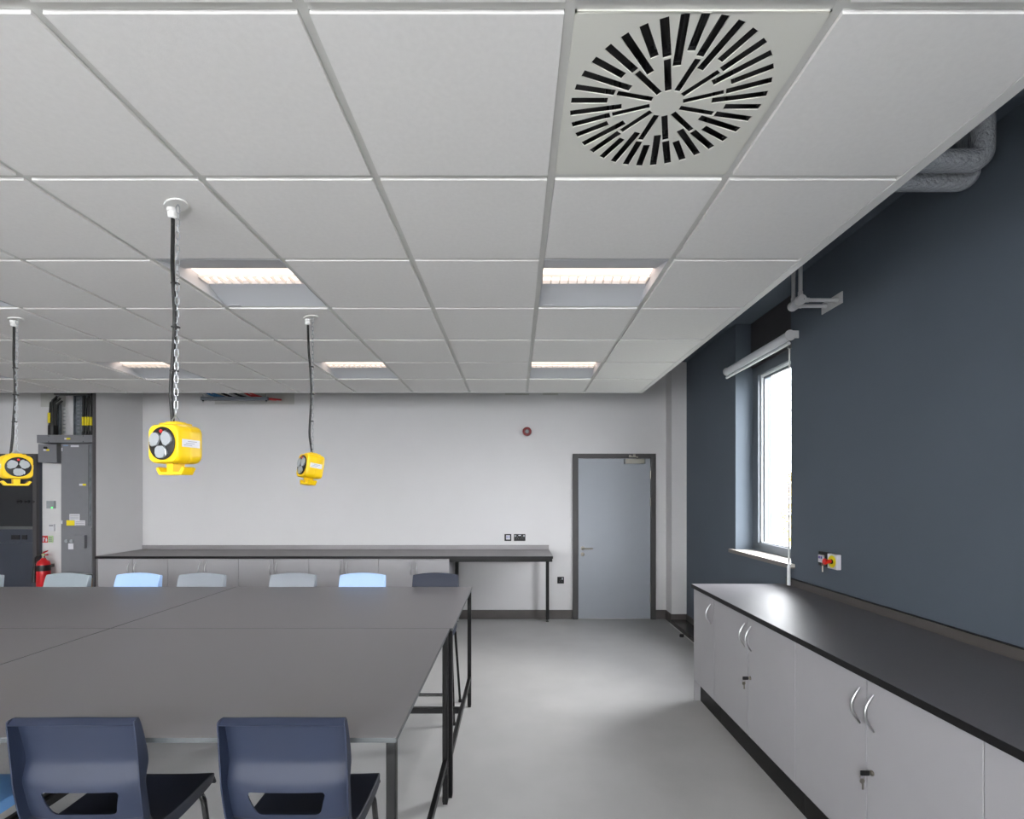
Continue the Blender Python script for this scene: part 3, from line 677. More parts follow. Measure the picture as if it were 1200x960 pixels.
    m = MB(); m.tube([(PX(62, 5.97) - .033, 5.957, zt + .15), (PX(62, 5.97) - .030, 5.954, zt + .27)], .014, 8); m.build('yellow_marker', 'yellowlab', t, smooth=40)
    t = thing('strut_bracket', 'dark steel strut hung just below the ceiling edge over the panel', 'strut', (PX(88, 5.9), 5.9, PZ(463, 5.9)))
    m = MB(); m.box(PX(65, 5.9), PX(104, 5.9), 5.88, 5.921, PZ(463.5, 5.9), PZ(459.5, 5.9)); m.build('channel', 'darksteel', t)
    m = MB()
    for x in (68, 102): m.tube([(PX(x, 5.9), 5.9, PZ(466, 5.9)), (PX(x, 5.9), 5.9, SOF - .001)], .006, 8)
    m.build('hanger_rods', 'zinc', t)
    # fume cupboard
    Yc = 6.03; xa, xb = -7.3, PX(43.5, Yc); zt2 = PZ(532, Yc)
    t = thing('fume_cupboard', 'dark glass-fronted fume cupboard at the far left of the back wall', 'fume cupboard', ((xa + xb) / 2, 5.8, 0))
    m = MB(); m.box(xa, xb, Yc + .03, 6.098, 0.02, zt2 - .002, bev=.003); m.build('body', 'darkcab', t)
    m = MB(); m.box(xb - .045, xb, Yc - .01, Yc + .03, 0.0, zt2); m.box(xa, xb - .045, Yc - .01, Yc + .03, zt2 - .03, zt2); m.box(xa, xa + .045, Yc - .01, Yc + .03, 0, zt2 - .03); m.build('frame', 'spandrel', t)
    m = MB(); m.box(xa + .045, xb - .045, Yc + .008, Yc + .028, PZ(617, Yc), zt2 - .03); m.build('sash_glass', 'darkglass', t)
    m = MB(); m.box(xa + .045, xb - .045, Yc - .004, Yc + .028, PZ(620, Yc), PZ(617, Yc), bev=.003); m.build('sash_rail', 'darksteel', t)
    m = MB(); m.box(xa + .045, xb - .045, Yc, Yc + .028, PZ(636, Yc), PZ(620.4, Yc)); cp = m.build('control_panel', 'darkcab', t)
    for (x0, x1) in ((13.5, 23.5), (26, 32)): m = MB(); m.box(PX(x0, Yc), PX(x1, Yc), Yc - .008, Yc, PZ(632.5, Yc), PZ(627, Yc), bev=.002); m.build('socket', 'blackplastic', cp)
    m = MB(); m.box(xa + .045, xb - .045, Yc, Yc + .028, .02, PZ(636.6, Yc)); m.build('lower_panel', 'darkcab', t)
    m = MB()
    for k in range(3): m.lathe([(0, 0), (.02, 0), (.016, .02), (0, .02)], 12, T(PX(22 + 9 * k, Yc), Yc + .008, PZ(588, Yc)) @ R(90, 'X'))
    m.build('service_knobs', 'blackplastic', t, smooth=40)
    # extinguisher
    Ye = 5.98; ex = PX(51, Ye); zb = .43; zt3 = PZ(655.5, Ye)
    t = thing('fire_extinguisher', 'red fire extinguisher with black hose hung on the white wall strip', 'fire extinguisher', (ex, Ye, zb))
    m = MB(); m.lathe([(0, 0), (.06, 0), (.066, .01), (.066, zt3 - zb - .06), (.055, zt3 - zb - .025), (.03, zt3 - zb - .005), (.02, zt3 - zb + .015), (0, zt3 - zb + .015)], 28, T(ex, Ye, zb)); cy = m.build('cylinder', 'extred', t, smooth=40)
    m = MB(); m.lathe([(.0665, .27), (.0668, .27), (.0668, .34), (.0665, .34)], 28, T(ex, Ye, zb)); m.build('label_band', 'blackplastic', cy, smooth=40)
    m = MB(); m.tube([(ex, Ye, zt3 + .01), (ex, Ye, zt3 + .05)], .016, 12); m.build('valve', 'nickel', t, smooth=40)
    m = MB(); m.tube([(ex - .02, Ye, zt3 + .05), (ex + .02, Ye - .01, zt3 + .085), (ex + .06, Ye - .01, zt3 + .10)], [.008, .011, .007], 8); m.tube([(ex - .01, Ye, zt3 + .045), (ex + .06, Ye - .01, zt3 + .055)], .008, 8); m.build('lever', 'extred', t, smooth=40)
    m = MB(); m.tube([(ex + .005, Ye - .02, zt3 + .055), (ex + .03, Ye - .02, zt3 + .06)], .012, 8); m.build('safety_pin', 'green', t)
    m = MB(); m.tube([(ex - .015, Ye, zt3 + .04), (ex - .05, Ye - .01, zt3 + .05), (ex - .09, Ye - .01, zt3 + .02), (ex - .098, Ye - .01, zt3 - .04), (ex - .098, Ye - .01, zt3 - .1)], .011, 10); m.build('hose', 'rubber', t, smooth=50)
    m = MB(); m.lathe([(0, 0), (.03, 0), (.028, .05), (.02, .17), (.012, .19), (0, .19)], 16, T(ex - .098, Ye - .01, zt3 - .27)); m.build('horn', 'blackplastic', t, smooth=40)
    m = MB(); m.box(ex - .02, ex + .02, Ye + .06, Yw, zb + .3, zb + .34); m.build('wall_bracket', 'darksteel', t)
    # sign and small devices
    Y = Yw
    t = thing('safety_sign', 'small red and pale green fire safety sign above the extinguisher', 'sign', (PX(55.5, Y), Y, PZ(636, Y)))
    m = MB(); m.box(PX(49.3, Y), PX(56.3, Y), Y - .003, Y, PZ(636, Y), PZ(628, Y)); s1 = m.build('red_half', 'red', t)
    m = MB(); m.box(PX(56.3, Y), PX(62.5, Y), Y - .003, Y, PZ(636, Y), PZ(628, Y)); m.build('green_half', 'green', t)
    m = MB(); x = PX(51.2, Y); z = PZ(634.8, Y); m.box(x - .008, x + .008, Y - .004, Y - .003, z, z + .045); m.box(x - .004, x + .004, Y - .004, Y - .003, z + .045, z + .055); m.box(x + .008, x + .016, Y - .004, Y - .003, z + .03, z + .05); x = PX(54.3, Y)
    m.prism([(x - .008, z), (x + .01, z), (x + .014, z + .02), (x + .002, z + .05), (x - .006, z + .03)], 0, .001, Matrix(((1, 0, 0, 0), (0, 0, -1, Y - .003), (0, 1, 0, 0), (0, 0, 0, 1))))
    m.build('pictogram', 'paper', s1)
    m = MB()
    for k in range(3): m.box(PX(57.3, Y), PX(61.3, Y), Y - .004, Y - .003, PZ(630.5 + 2 * k, Y), PZ(629.7 + 2 * k, Y))
    m.build('text_lines', 'panelgrey', t)
    t = thing('control_box', 'small pale grey control box with a green light on the white wall strip', 'control box', (PX(61, Y), Y, PZ(596, Y)))
    m = MB(); m.box(PX(56.8, Y), PX(65.8, Y), Y - .03, Y, PZ(596, Y), PZ(587, Y), bev=.003); m.build('case', 'flap', t)
    m = MB(); m.box(PX(62.8, Y), PX(64.5, Y), Y - .033, Y - .03, PZ(595.8, Y), PZ(594.2, Y)); m.build('green_light', 'led', t)
    t = thing('thermostat', 'small white wall controller below the grey control box', 'controller', (PX(62, Y), Y, PZ(622.5, Y)))
    m = MB(); m.box(PX(58.5, Y), PX(65, Y), Y - .02, Y, PZ(622.5, Y), PZ(614.5, Y), bev=.003); m.build('case', 'paper', t)
    m = MB(); m.box(PX(59.3, Y), PX(64, Y), Y - .0215, Y - .02, PZ(616.6, Y), PZ(615.4, Y)); m.build('display', 'panelgrey', t)
    # cardboard box with a black bag under the panel
    m = MB(); m.box(-5.22, -4.88, 5.70, 6.0, 0, .63, bev=.003); recentre(tag(m.build('cardboard_box', 'card'), 'brown cardboard box on the floor below the electrical panel', 'box'))
    m = MB(); m.box(-5.24, -4.90, 5.70, 5.87, .631, .68, bev=.02, seg=3); recentre(tag(m.build('black_bag', 'blackplastic', smooth=50), 'black bag lying on the cardboard box below the electrical panel', 'bag'))
    # trapeze hanger with cables behind the raft edge
    Yh = 6.0; xa, xb = PX(236, Yh), PX(314, Yh); zc = PZ(467.3, Yh)
    t = thing('cable_hanger', 'dark steel trapeze hanger carrying cables below the ceiling edge', 'cable hanger', ((xa + xb) / 2, Yh, zc - .02))
    m = MB(); m.box(xa, xb, Yh - .02, Yh + .02, zc - .02, zc + .02, bev=.002); m.build('channel', 'winframe', t)
    for x in (xa + .02, xb - .02):
        m = MB(); m.tube([(x, Yh, zc - .05), (x, Yh, SOF - .001)], .006, 8); r_ = m.build('rod', 'zinc', t, smooth=50)
        m = MB(); m.lathe([(0, -.012), (.012, -.012), (.012, 0), (0, 0)], 6, T(x, Yh, zc - .02)); m.build('nut', 'black', r_)
    for i, (u, c, w) in enumerate([(.12, 'cgrey', 'pale grey'), (.2, 'cblue', 'left blue'), (.28, 'cblue', 'right blue'), (.42, 'rubber', 'left black'), (.5, 'cgrey', 'middle grey'), (.6, 'rubber', 'right black'), (.76, 'cred', 'red'), (.84, 'cred', 'rightmost red')]):
        x = xa + u * (xb - xa); rr = .012
        m = MB(); m.tube([(x - .02, Yh - .12, zc + .045), (x - .01, Yh - .06, zc + .022 + rr), (x, Yh, zc + .02 + rr), (x + .03, Yh + .15, zc + .02 + rr), (x + .05, YB - .001, zc + .08)], rr, 8)
        recentre(tag(m.build('data_cable', c, smooth=50), '%s cable lying on the trapeze hanger' % w, 'cable', 'cables on the hanger'))
riser()

# ------------------------------------------------------------------ tables
def tables():
    z = .9; th = .014
    def make(x0, x1, y0, y1, label):
        t = thing('work_table', label, 'table', ((x0 + x1) / 2, (y0 + y1) / 2, 0), group='grey tables pushed together')
        m = MB(); m.box(x0, x1, y0, y1, z - th + .0015, z, bev=.001); m.build('tabletop', 'table', t)
        m = MB(); e = .0012
        for b in ((x0 - e, x0, y0 - e, y1 + e), (x1, x1 + e, y0 - e, y1 + e), (x0, x1, y0 - e, y0), (x0, x1, y1, y1 + e)): m.box(*b, z - th, z - .0005)
        m.build('edge_band', 'tedge', t)
        L = .028
        for xx in (x0 + .004, x1 - L - .004):
            for yy in (y0 + .012, y1 - L - .012):
                m = MB(); m.box(xx, xx + L, yy, yy + L, .012, z - th, bev=.002); lg = m.build('leg', 'black', t)
                m = MB(); m.box(xx + .002, xx + L - .002, yy + .002, yy + L - .002, 0, .012); m.build('foot', 'blackplastic', lg)
            m = MB(); m.box(xx + .003, xx + L - .003, y0 + .012 + L, y1 - .012 - L, .20, .235, bev=.002); m.build('side_rail', 'black', t)
        ym = (y0 + y1) / 2
        m = MB(); m.box(x0 + .004 + L - .003, x1 - L - .004 + .003, ym - .015, ym + .015, .20, .235, bev=.002); m.build('centre_rail', 'black', t)
        m = MB(); m.box(x0 + .004 + L, x1 - .004 - L, ym - .012, ym + .012, .855, z - th - .001); m.build('top_rail', 'black', t)
    make(-2.1175, -.343, 1.453, 2.6405, 'near right grey table, front of the block beside the aisle')
    make(-2.1165, -.326, 2.6455, 3.832, 'far right grey table, its back edge facing the cabinets beside the aisle')
    make(-3.904, -2.1245, 1.453, 2.6405, 'near left grey table at the left edge of the photo')
    make(-3.909, -2.1235, 2.6455, 3.838, 'far left grey table, behind the near left one')
tables()

# ------------------------------------------------------------------ chairs
def make_shell(arch):
    """polypropylene shell: (seat mesh, back mesh) in chair space; front is +y, floor z=0"""
    # profile (y, z, halfwidth, rim depth)
    prof = [(.190, .616, .160, .018), (.183, .629, .166, .024), (.15, .634, .170, .030), (.07, .630, .171, .032), (-.02, .627, .170, .034), (-.07, .630, .168, .034), (-.10, .640, .167, .033), (-.121, .658, .167, .032),
            (-.133, .682, .168, .030), (-.140, .71, .170, .029), (-.147, .745, .171, .028), (-.154, .775, .172, .026), (-.157, .795, .172, .026), (-.154, .812, .172, .030), (-.147, .836, .1725, .039), (-.1455, .85, .1725, .042),
            (-.149, .875, .1725, .041), (-.160, .92, .172, .035), (-.170, .955, .171, .029), (-.176, .972, .1705, .025), (-.178, .979, .169, .023)]
    nb = 8                      # split index: rows < nb belong to the seat
    US = [-1, -.9, -.72, -.5, -.25, 0, .25, .5, .72, .9, 1]
    def rowpts(i):
        y, z, w, d = prof[i]
        a = prof[max(i - 1, 0)]; b = prof[min(i + 1, len(prof) - 1)]
        ty, tz = b[0] - a[0], b[1] - a[1]; L = math.hypot(ty, tz); ty /= L; tz /= L; n = (-tz, ty)
        back = max(0, min(1, (z - .66) / .2)); r = []
        for u in US:
            cy = y - max(.008 * back, .024 * max(0, 1 - abs(z - .752) / .085) ** .6) * (1 - u ** 4); cz = z + (arch * (1 - u * u) * max(0, (z - .8) / .18) if z > .8 else 0) - (.010 * (1 - back) * (1 - u * u) * (1 if i > 1 else .3))
            r.append(Vector((u * w, cy, cz)))
        nv = Vector((0, n[0], n[1]))
        if i >= len(prof) - 12: nv = Vector((0, -1, 0.02))
        def side(s):
            e = r[0] if s < 0 else r[-1]
            return [e + Vector((s * .002, 0, 0)) + nv * d * .12, e + Vector((s * .0025, 0, 0)) + nv * d * .5, e + Vector((s * .003, 0, 0)) + nv * d]
        lf = side(-1)[::-1]; rt = side(1)
        return lf + r + rt, nv, d
    def part(i0, i1, toprim, frontrim):
        bm = bmesh.new(); rows = []
        for i in range(i0, i1):
            p, nv, d = rowpts(i); rows.append([bm.verts.new(q) for q in p])
        if toprim:
            p, nv, d = rowpts(i1 - 1)
            for f, dz in ((.12, .003), (.5, -.002), (1, -.011)):
                q = []
                for k, v in enumerate(p):
                    kk = min(max(k, 3), len(p) - 4); base = p[kk]
                    sx = 0 if k == kk else (.003 if k > kk else -.003) * f
                    q.append(Vector((base.x + sx, p[kk].y - d * f, base.z + dz - (0 if k == kk else .002 * f))))
                rows.append([bm.verts.new(v) for v in q])
        if frontrim:
            p, nv, d = rowpts(i0)
            pre = []
            for f in (1, .5, .15):
                q = []
                for k, v in enumerate(p):
                    kk = min(max(k, 3), len(p) - 4); base = p[kk]
                    sx = 0 if k == kk else (.008 if k > kk else -.008) * f
                    q.append(Vector((base.x + sx, base.y + .006 * f, base.z - .03 * f)))
                pre.append([bm.verts.new(v) for v in q])
            rows = pre + rows
        for a, b in zip(rows, rows[1:]):
            for k in range(len(a) - 1): bm.faces.new([a[k], a[k + 1], b[k + 1], b[k]])
        cl = bm.edges.layers.float.new('crease_edge')
        for a, b in zip(rows, rows[1:]):
            for k in (3, len(a) - 4):
                e = bm.edges.get((a[k], b[k]))
                if e: e[cl] = .75
        if toprim:
            a = rows[-4]
            for k in range(3, len(a) - 4):
                e = bm.edges.get((a[k], a[k + 1]))
                if e: e[cl] = .8
            for f in rows[-1:]:
                pass
        bmesh.ops.remove_doubles(bm, verts=bm.verts, dist=.0002)
        bmesh.ops.recalc_face_normals(bm, faces=bm.faces)
        return bm
    out = []
    for (nm, bm) in (('seat', part(0, nb + 1, False, True)), ('backrest', part(nb, len(prof), True, False))):
        me = bpy.data.meshes.new(nm); bm.to_mesh(me); bm.free()
        o = bpy.data.objects.new(nm, me); C.objects.link(o)
        md = o.modifiers.new('sub', 'SUBSURF'); md.levels = 2; md.render_levels = 2
        so = o.modifiers.new('sol', 'SOLIDIFY'); so.thickness = .0045; so.offset = 0
        cut = None
        if nm == 'backrest':
            m = MB(); poly = []
            def arc(cx, cz, r, a0, a1):
                for k in range(6): a = math.radians(a0 + (a1 - a0) * k / 5); poly.append((cx + r * math.cos(a), cz + r * math.sin(a)))
            # trapezoid with rounded corners: top wide, bottom narrower
            arc(.098, .759, .010, 80, -10); arc(.074, .715, .021, -20, -90); arc(-.074, .715, .021, 270, 200); arc(-.098, .759, .010, 190, 100)
            m.prism(poly, -.3, -.09, Matrix(((1, 0, 0, 0), (0, 0, 1, 0), (0, 1, 0, 0), (0, 0, 0, 1))))
            cut = m.build('cutter', 'black')
            bo = o.modifiers.new('bool', 'BOOLEAN'); bo.object = cut; bo.operation = 'DIFFERENCE'; bo.solver = 'EXACT'
        dg = bpy.context.evaluated_depsgraph_get(); dg.update()
        me2 = bpy.data.meshes.new_from_object(o.evaluated_get(dg)); me2.name = nm
        bpy.data.objects.remove(o)
        if cut: bpy.data.objects.remove(cut)
        me2.materials.clear()
        for p in me2.polygons: p.use_smooth = True; p.material_index = 0
        me2.set_sharp_from_angle(angle=math.radians(40))
        out.append(me2)
    return out
def ubend(y_top, y_bot, w, wb, ztop, r=.045):
    pts = []
    def leg(s):
        L = [(s * wb, y_bot, .012), (s * (w + (wb - w) * .5), (y_top + y_bot) / 2, .012 + (ztop - r) * .5), (s * w, y_top + (y_bot - y_top) * .06, ztop - r)]
        for k in range(1, 7): a = PI / 2 * k / 6; L.append((s * (w - r + r * math.cos(a)), y_top + (y_bot - y_top) * .06 * (1 - k / 6), ztop - r + r * math.sin(a)))
        return L
    a = leg(-1); b = leg(1)[::-1]
    return a + b
def leg_half(s, y_top, y_bot, w, wb, ztop, r=.05):
    L = [(s * wb, y_bot, .012), (s * (w + (wb - w) * .5), (y_top + y_bot) / 2, .012 + (ztop - r) * .5), (s * w, y_top + (y_bot - y_top) * .05, ztop - r)]
    for k in range(1, 7): a = PI / 2 * k / 6; L.append((s * (w - r + r * math.cos(a)), y_top + (y_bot - y_top) * .05 * (1 - k / 6), ztop - r + r * math.sin(a)))
    L.append((0, y_top, ztop)); return L
SH = {'near': make_shell(.004), 'far': make_shell(.016)}
def make_chair(kind, seatm, backm, label, cat='chair'):
    t = thing('school_chair', label, cat)
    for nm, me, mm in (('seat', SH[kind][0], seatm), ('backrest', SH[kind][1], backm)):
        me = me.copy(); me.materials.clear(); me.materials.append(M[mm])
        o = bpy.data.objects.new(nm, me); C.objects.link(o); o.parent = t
    for s in (-1, 1):
        m = MB(); m.tube(leg_half(s, .13, .20, .162, .188, .600), .0095, 12); l = m.build('leg', 'blackgloss', t, smooth=60, world=False)
        m = MB(); m.tube([(s * .188, .2, 0), (s * .188, .2, .02)], .0125, 12); m.build('foot', 'blackplastic', l, smooth=40, world=False)
        m = MB(); m.tube(leg_half(s, -.10, -.19, .162, .188, .600), .0095, 12); l = m.build('leg', 'blackgloss', t, smooth=60, world=False)
        m = MB(); m.tube([(s * .188, -.19, 0), (s * .188, -.19, .02)], .0125, 12); m.build('foot', 'blackplastic', l, smooth=40, world=False)
    m = MB(); m.tube([(-.178, .176, .20), (.178, .176, .20)], .011, 10); m.build('footrest', 'blackgloss', t, smooth=60, world=False)
    m = MB(); m.tube([(-.09, .13, .605), (-.09, -.10, .605)], .009, 10); m.tube([(.09, .13, .605), (.09, -.10, .605)], .009, 10); m.build('seat_support', 'blackgloss', t, smooth=60, world=False)
    return t
def place(o, x, y, rz, label, group):
    o.location = (x, y, 0); o.rotation_euler = (0, 0, math.radians(rz)); o['label'] = label; o['group'] = group; return o
def chairs():
    G = 'chairs on the near side of the tables'
    # near chairs: back toward camera, front +Y
    nav = make_chair('near', 'navyshade', 'navy', '')
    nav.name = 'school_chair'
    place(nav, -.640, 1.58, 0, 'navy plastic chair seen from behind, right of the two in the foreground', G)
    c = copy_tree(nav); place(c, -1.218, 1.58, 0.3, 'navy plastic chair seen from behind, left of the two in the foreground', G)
    b = make_chair('near', 'midblue', 'midblue', '')
    place(b, -1.796, 1.58, 0, 'mid-blue plastic chair at the bottom left, only its seat edge showing', G)
    G2 = 'chairs on the far side of the tables'
    far = {}
    def row(x, mat_, seat_, rz, label, dy=0):
        k = (mat_, seat_)
        if k not in far: o = far[k] = make_chair('far', seat_, mat_, '')
        else: o = copy_tree(far[k])
        place(o, PX(x, 3.87), 3.705 + dy, 180 + rz, label, G2)
    row(510, 'navy', 'navy', 0, 'dark navy chair, rightmost across the tables, beside the aisle')
    row(424, 'sky', 'sky', 0, 'light blue chair across the tables, next to the dark navy one')
    row(342.5, 'greyb', 'greyb', 0, 'grey chair across the tables, just left of the light blue chair nearest the aisle')
    row(236, 'greyb', 'greyb', 2, 'grey chair across the tables, just right of the leftmost light blue chair')
    row(159.5, 'sky', 'sky', -2, 'light blue chair across the tables, in front of the leftmost back cabinet')
    row(76, 'grey', 'grey', -3, 'pale grey chair across the tables, in front of the fire extinguisher')
    row(-27, 'grey', 'grey', 0, 'grey chair at the far left edge of the photo, only a sliver showing')
chairs()

# ------------------------------------------------------------------ hanging socket pods
def rrect(w, h, r, n=6):
    p = []
    for cx, cy, a0 in ((w / 2 - r, h / 2 - r, 0), (-w / 2 + r, h / 2 - r, 90), (-w / 2 + r, -h / 2 + r, 180), (w / 2 - r, -h / 2 + r, 270)):
        for k in range(n + 1): a = math.radians(a0 + 90 * k / n); p.append((cx + r * math.cos(a), cy + r * math.sin(a)))
    return p
def pod(label, px, py, pz, yaw, pitch, plate, cable_side):
    t = thing('pendant_socket', label, 'pendant socket', (px, py, GZ - .009), group='yellow hanging socket pods')
    zc = pz
    # --- housing, built facing -y
    MX = T(px, py, zc) @ R(yaw, 'Z') @ R(pitch, 'X')
    W, H, D = .142, .143, .104
    bm = MB(); tb = bmesh.new(); rings = []
    for (y, sc, r) in ((-D / 2, .93, .027), (-D / 2 + .005, .975, .029), (-D / 2 + .014, 1.0, .030), (-.002, 1.012, .030), (-.001, 1.0, .030), (.001, 1.0, .030), (.002, 1.012, .030), (D / 2 - .014, 1.0, .030), (D / 2 - .005, .975, .029), (D / 2, .93, .027)):
        rings.append([tb.verts.new((x, y, z)) for x, z in rrect(W * sc, H * sc, r)])
    n = len(rings[0])
    for a, b in zip(rings, rings[1:]):
        for k in range(n): tb.faces.new([a[k], a[(k + 1) % n], b[(k + 1) % n], b[k]])
    tb.faces.new(rings[0]); tb.faces.new(rings[-1])
    bm._join(tb, MX)
    # raised collar on the top
    bm.box(-.042, .042, -.034, .034, H / 2 - .004, H / 2 + .008, bev=.004, mx=MX); bm.box(-.026, .026, -.022, .022, H / 2 + .004, H / 2 + .013, bev=.003, mx=MX)
    hs = bm.build('housing', 'yellow', t, smooth=35)
    for face in (-1, 1):
        FX = MX if face < 0 else MX @ R(180, 'Z')
        f = MB(); f.lathe([(0, 0), (.060, 0), (.060, .003), (.057, .004), (0, .004)], 40, FX @ T(0, -D / 2 - .001, 0) @ R(90, 'X')); f.build('face_plate', 'blackplastic', hs, smooth=35)
        for a in (30, 150, 270):
            A = FX @ T(0, -D / 2 - .004, 0) @ R(-a + 90, 'Y')          # local z = radial outwards
            q = MB(); q.prism([(x, z) for x, z in [(-.012, .010), (.012, .010), (.0225, .019), (.0235, .036), (.018, .048), (.008, .053), (-.008, .053), (-.018, .048), (-.0235, .036), (-.0225, .019)]], 0, .008, A @ Matrix(((1, 0, 0, 0), (0, 0, -1, 0), (0, 1, 0, 0), (0, 0, 0, 1))))
            q.build('socket_flap', 'flap', hs)
            q = MB(); q.tube([(-.025, -.004, .022), (-.025, -.004, .044)], .003, 8, mx=A); q.box(-.030, -.022, -.006, 0, .027, .039, mx=A); q.build('flap_hinge', 'zinc', hs, smooth=40)
        q = MB(); q.lathe([(0, 0), (.007, 0), (.006, .005), (0, .006)], 16, FX @ T(0, -D / 2 - .004, .044) @ R(90, 'X')); q.build('indicator', 'red', hs, smooth=40)
    # side labels
    for s_ in (-1, 1):
        L = MB(); x = s_ * (W / 2 * 1.012 + .0006)
        L.box(x - .0006, x + .0006, -.036, .037, -.012, .016, mx=MX); lab = L.build('rating_label', 'paper', hs)
        L = MB()
        for k in range(3): L.box(x - .0011, x + .0011, -.030 + .008 * k, .004 + .010 * k, -.006 + .007 * k, -.004 + .007 * k, mx=MX)
        L.build('label_print', 'ink', hs)
    # anchor-shaped cable hook
    k = MB(); pts = [(-.068, -.090), (-.052, -.113), (.052, -.113), (.068, -.090), (.058, -.084), (.043, -.102), (.014, -.102), (.016, -.066), (-.016, -.066), (-.014, -.102), (-.043, -.102), (-.058, -.084)]
    k.prism(pts, -.024, .024, MX @ Matrix(((1, 0, 0, 0), (0, 0, 1, 0), (0, 1, 0, 0), (0, 0, 0, 1))))
    k.build('cable_hook', 'yellow', hs)
    # ceiling plate: oval, with gland
    zt = GZ - .009
    PM = T(px, py, zt) @ R(plate, 'Z')
    m = MB(); m.prism([(.062 * math.cos(a), .034 * math.sin(a)) for a in [2 * PI * i / 32 for i in range(32)]], -.006, 0, PM); cp = m.build('ceiling_plate', 'whitemetal', t)
    g = PM @ Vector((-.03, 0, 0)); ch = PM @ Vector((.022, 0, 0))
    m = MB(); m.lathe([(.020, 0), (.020, -.012), (.017, -.014), (.0165, -.032), (.012, -.036), (0, -.036)], 20, T(g.x, g.y, zt - .005)); m.build('gland', 'whitemetal', cp, smooth=35)
    top = MX @ Vector((0, 0, H / 2 + .013))
    # chain
    m = MB(); p0 = Vector((ch.x, ch.y, zt - .012)); p1 = top + Vector((0, 0, .028)); dv = (p1 - p0); Ln = dv.length; nl = int(Ln / .0235); u = dv.normalized()
    q = Vector((0, 0, -1)).rotation_difference(u).to_matrix().to_4x4()
    for i in range(nl):
        c = p0 + dv * ((i + .5) / nl)
        lk = []
        for j in range(12):
            a = 2 * PI * j / 12; lk.append((.0062 * math.cos(a), 0, (.0085 if math.sin(a) > 0 else -.0085) * (1 if abs(math.sin(a)) > .01 else 0) + .0062 * math.sin(a)))
        m.tube(lk, .0014, 6, closed=True, mx=T(*c) @ q @ R(90 * (i % 2) + 40, 'Z'))
    m.tube([p0 + Vector((0, 0, .012)), p0], .003, 6)
    m.build('chain', 'zinc', t, smooth=60)
    # wire hanger loop on pod top
    m = MB(); m.tube([MX @ Vector((-.022, 0, H / 2 + .008)), MX @ Vector((-.014, 0, H / 2 + .024)), MX @ Vector((0, 0, H / 2 + .04)), MX @ Vector((.014, 0, H / 2 + .024)), MX @ Vector((.022, 0, H / 2 + .008))], .0022, 8); m.build('hanger_wire', 'zinc', t, smooth=60)
    # cable: gland -> bows to the chain -> housing top
    sd = Vector((cable_side, 0, 0)); cab = []
    gz = zt - .038; ent = MX @ Vector((-.022, .006, H / 2 + .01))
    for i in range(25):
        f = i / 24; base = p0.lerp(p1, f); off = sd * (.014 + .006 * math.sin(f * 9))
        p = base + off
        if f < .36:
            w = f / .36; w = w * w * (3 - 2 * w); p = Vector((g.x, g.y, 0)).lerp(Vector((p.x, p.y, 0)), w)
        if f > .86:
            w = (f - .86) / .14; p = Vector((p.x, p.y, 0)).lerp(Vector((ent.x, ent.y, 0)), w)
        cab.append((p.x, p.y, gz + (ent.z - gz) * f))
    m = MB(); m.tube(cab, .0068, 10); m.build('cable', 'rubber', t, smooth=60)
    for f in (.37, .56, .76):
        i = int(f * 24); p = Vector(cab[i]); c = p0.lerp(p1, (p.z - p0.z) / (p1.z - p0.z)); md = (p + c) / 2
        m = MB(); m.box(md.x - .013, md.x + .013, md.y - .009, md.y + .009, p.z - .003, p.z + .003, bev=.002); m.build('cable_tie', 'blackplastic', t)
pod('nearest and largest yellow socket pod hanging on chain and cable', -1.266, 1.8825, 1.787, -16, 0, -38, -1)
pod('small yellow socket pod hanging in the middle, turned sideways', -1.247, 3.077, 1.772, -44, -9, -38, -1)
pod('yellow socket pod hanging at the left edge, its three sockets facing us', -3.075, 3.107, 1.770, 56, 0, -30, -1)

# ------------------------------------------------------------------ lights, world, camera
def world():
    w = bpy.data.worlds.new('World'); bpy.context.scene.world = w; w.use_nodes = True
    nt = w.node_tree; bg = nt.nodes['Background']
    tc = nt.nodes.new('ShaderNodeTexCoord'); sx = nt.nodes.new('ShaderNodeSeparateXYZ'); r = nt.nodes.new('ShaderNodeValToRGB')
    r.color_ramp.elements[0].position = .45; r.color_ramp.elements[0].color = (.55, .56, .58, 1)
    r.color_ramp.elements[1].position = .52; r.color_ramp.elements[1].color = (.93, .95, .98, 1)
    mr = nt.nodes.new('ShaderNodeMapRange'); mr.inputs['From Min'].default_value = -1; mr.inputs['From Max'].default_value = 1
    nt.links.new(tc.outputs['Generated'], sx.inputs[0]); nt.links.new(sx.outputs['Z'], mr.inputs['Value']); nt.links.new(mr.outputs[0], r.inputs['Fac']); nt.links.new(r.outputs['Color'], bg.inputs['Color'])
    bg.inputs['Strength'].default_value = 30
def area(name, loc, rot, sx, sy, energy, col=(1, 1, 1), portal=False):
    l = bpy.data.lights.new(name, 'AREA'); l.shape = 'RECTANGLE'; l.size = sx; l.size_y = sy; l.energy = energy; l.color = col
    if portal: l.cycles.is_portal = True
    o = bpy.data.objects.new(name, l); C.objects.link(o); o.location = loc; o.rotation_euler = [math.radians(a) for a in rot]; return o
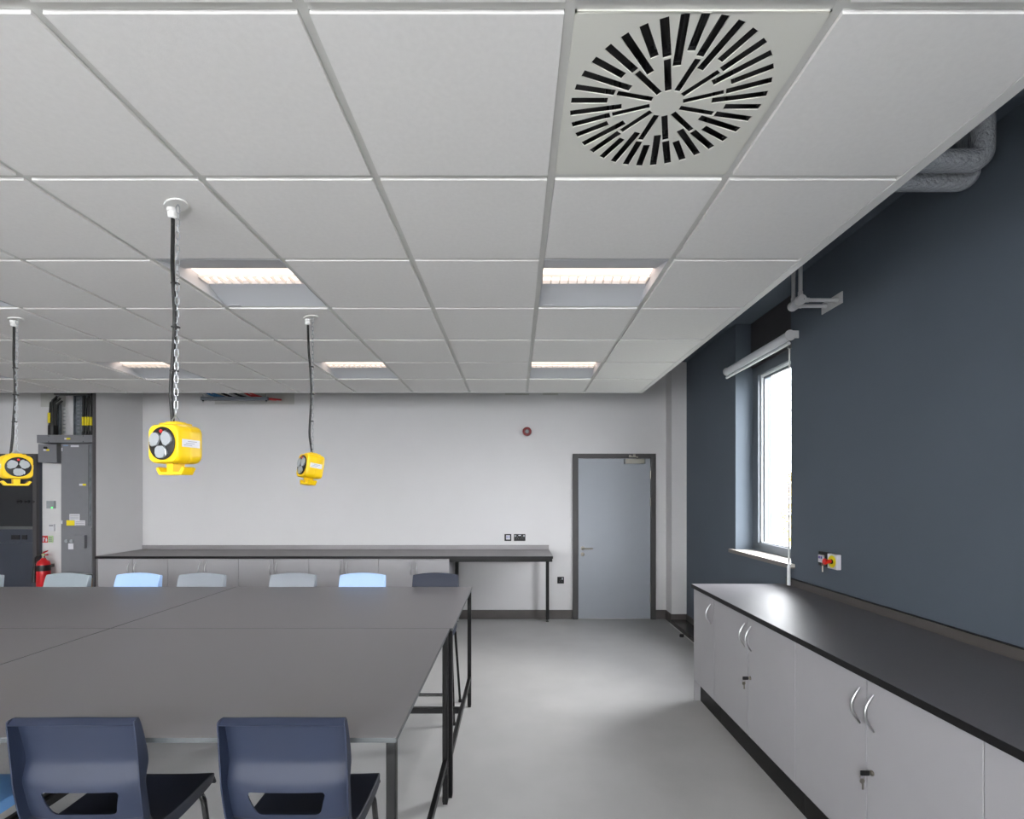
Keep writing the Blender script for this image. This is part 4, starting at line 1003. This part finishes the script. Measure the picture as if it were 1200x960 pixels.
world()
# daylight at the side and main windows, added fill at the rear (light shines along local -Z)
area('daylight_window_side', (2.55, -1.85, 1.97), (0, 90, 0), 1.8, 1.6, 125, (1, .985, .96))
area('fill_rear_right', (-1.2, YR - .25, 1.78), (90, 0, 0), 1.9, 1.6, 12, (1, .99, .97))  # unseen fill lamp, added to lift the room from behind
area('fill_rear_left', (-4.6, YR - .25, 1.78), (90, 0, 0), 1.9, 1.6, 26, (1, .99, .97))  # second added fill, brightens the right of the ceiling
area('daylight_window_main', (2.42, 4.388, 1.95), (0, 90, 0), 1.7, .95, 1, portal=True)
sl = bpy.data.lights.new('bright_sky_low', 'SUN'); sl.energy = 16; sl.angle = math.radians(50); sl.color = (1, .99, .96)
so = bpy.data.objects.new('bright_sky_low', sl); C.objects.link(so); so.location = (12, 9, 8)
so.rotation_euler = Vector((-.85, -.16, -.44)).to_track_quat('-Z', 'Y').to_euler()
for (x, y) in [q for q in lights if q[1] > 1]:
    l = bpy.data.lights.new('luminaire_lamp', 'SPOT'); l.energy = 11; l.color = (1, .95, .89); l.spot_size = math.radians(118); l.spot_blend = .8; l.shadow_soft_size = .045
    o = bpy.data.objects.new('luminaire_lamp', l); C.objects.link(o); o.location = (x + .3, y + .3, GZ + .038)
cam = bpy.data.cameras.new('camera'); co = bpy.data.objects.new('camera', cam); C.objects.link(co)
co.location = (0, 0, CAMZ); co.rotation_euler = (math.radians(90), 0, 0)
cam.sensor_fit = 'HORIZONTAL'; cam.sensor_width = 36; cam.lens = 36 * F / 1200
cam.shift_x = (600 - VX) / 1200; cam.shift_y = (VY - 480) / 1200
cam.clip_start = .05
sc = bpy.context.scene; sc.camera = co
sc.view_settings.view_transform = 'Standard'; sc.view_settings.look = 'None'; sc.view_settings.exposure = 0
sc.cycles.max_bounces = 10; sc.cycles.diffuse_bounces = 6; sc.cycles.transparent_max_bounces = 12; sc.cycles.caustics_reflective = False; sc.cycles.caustics_refractive = False
sc.cycles.sample_clamp_indirect = 6
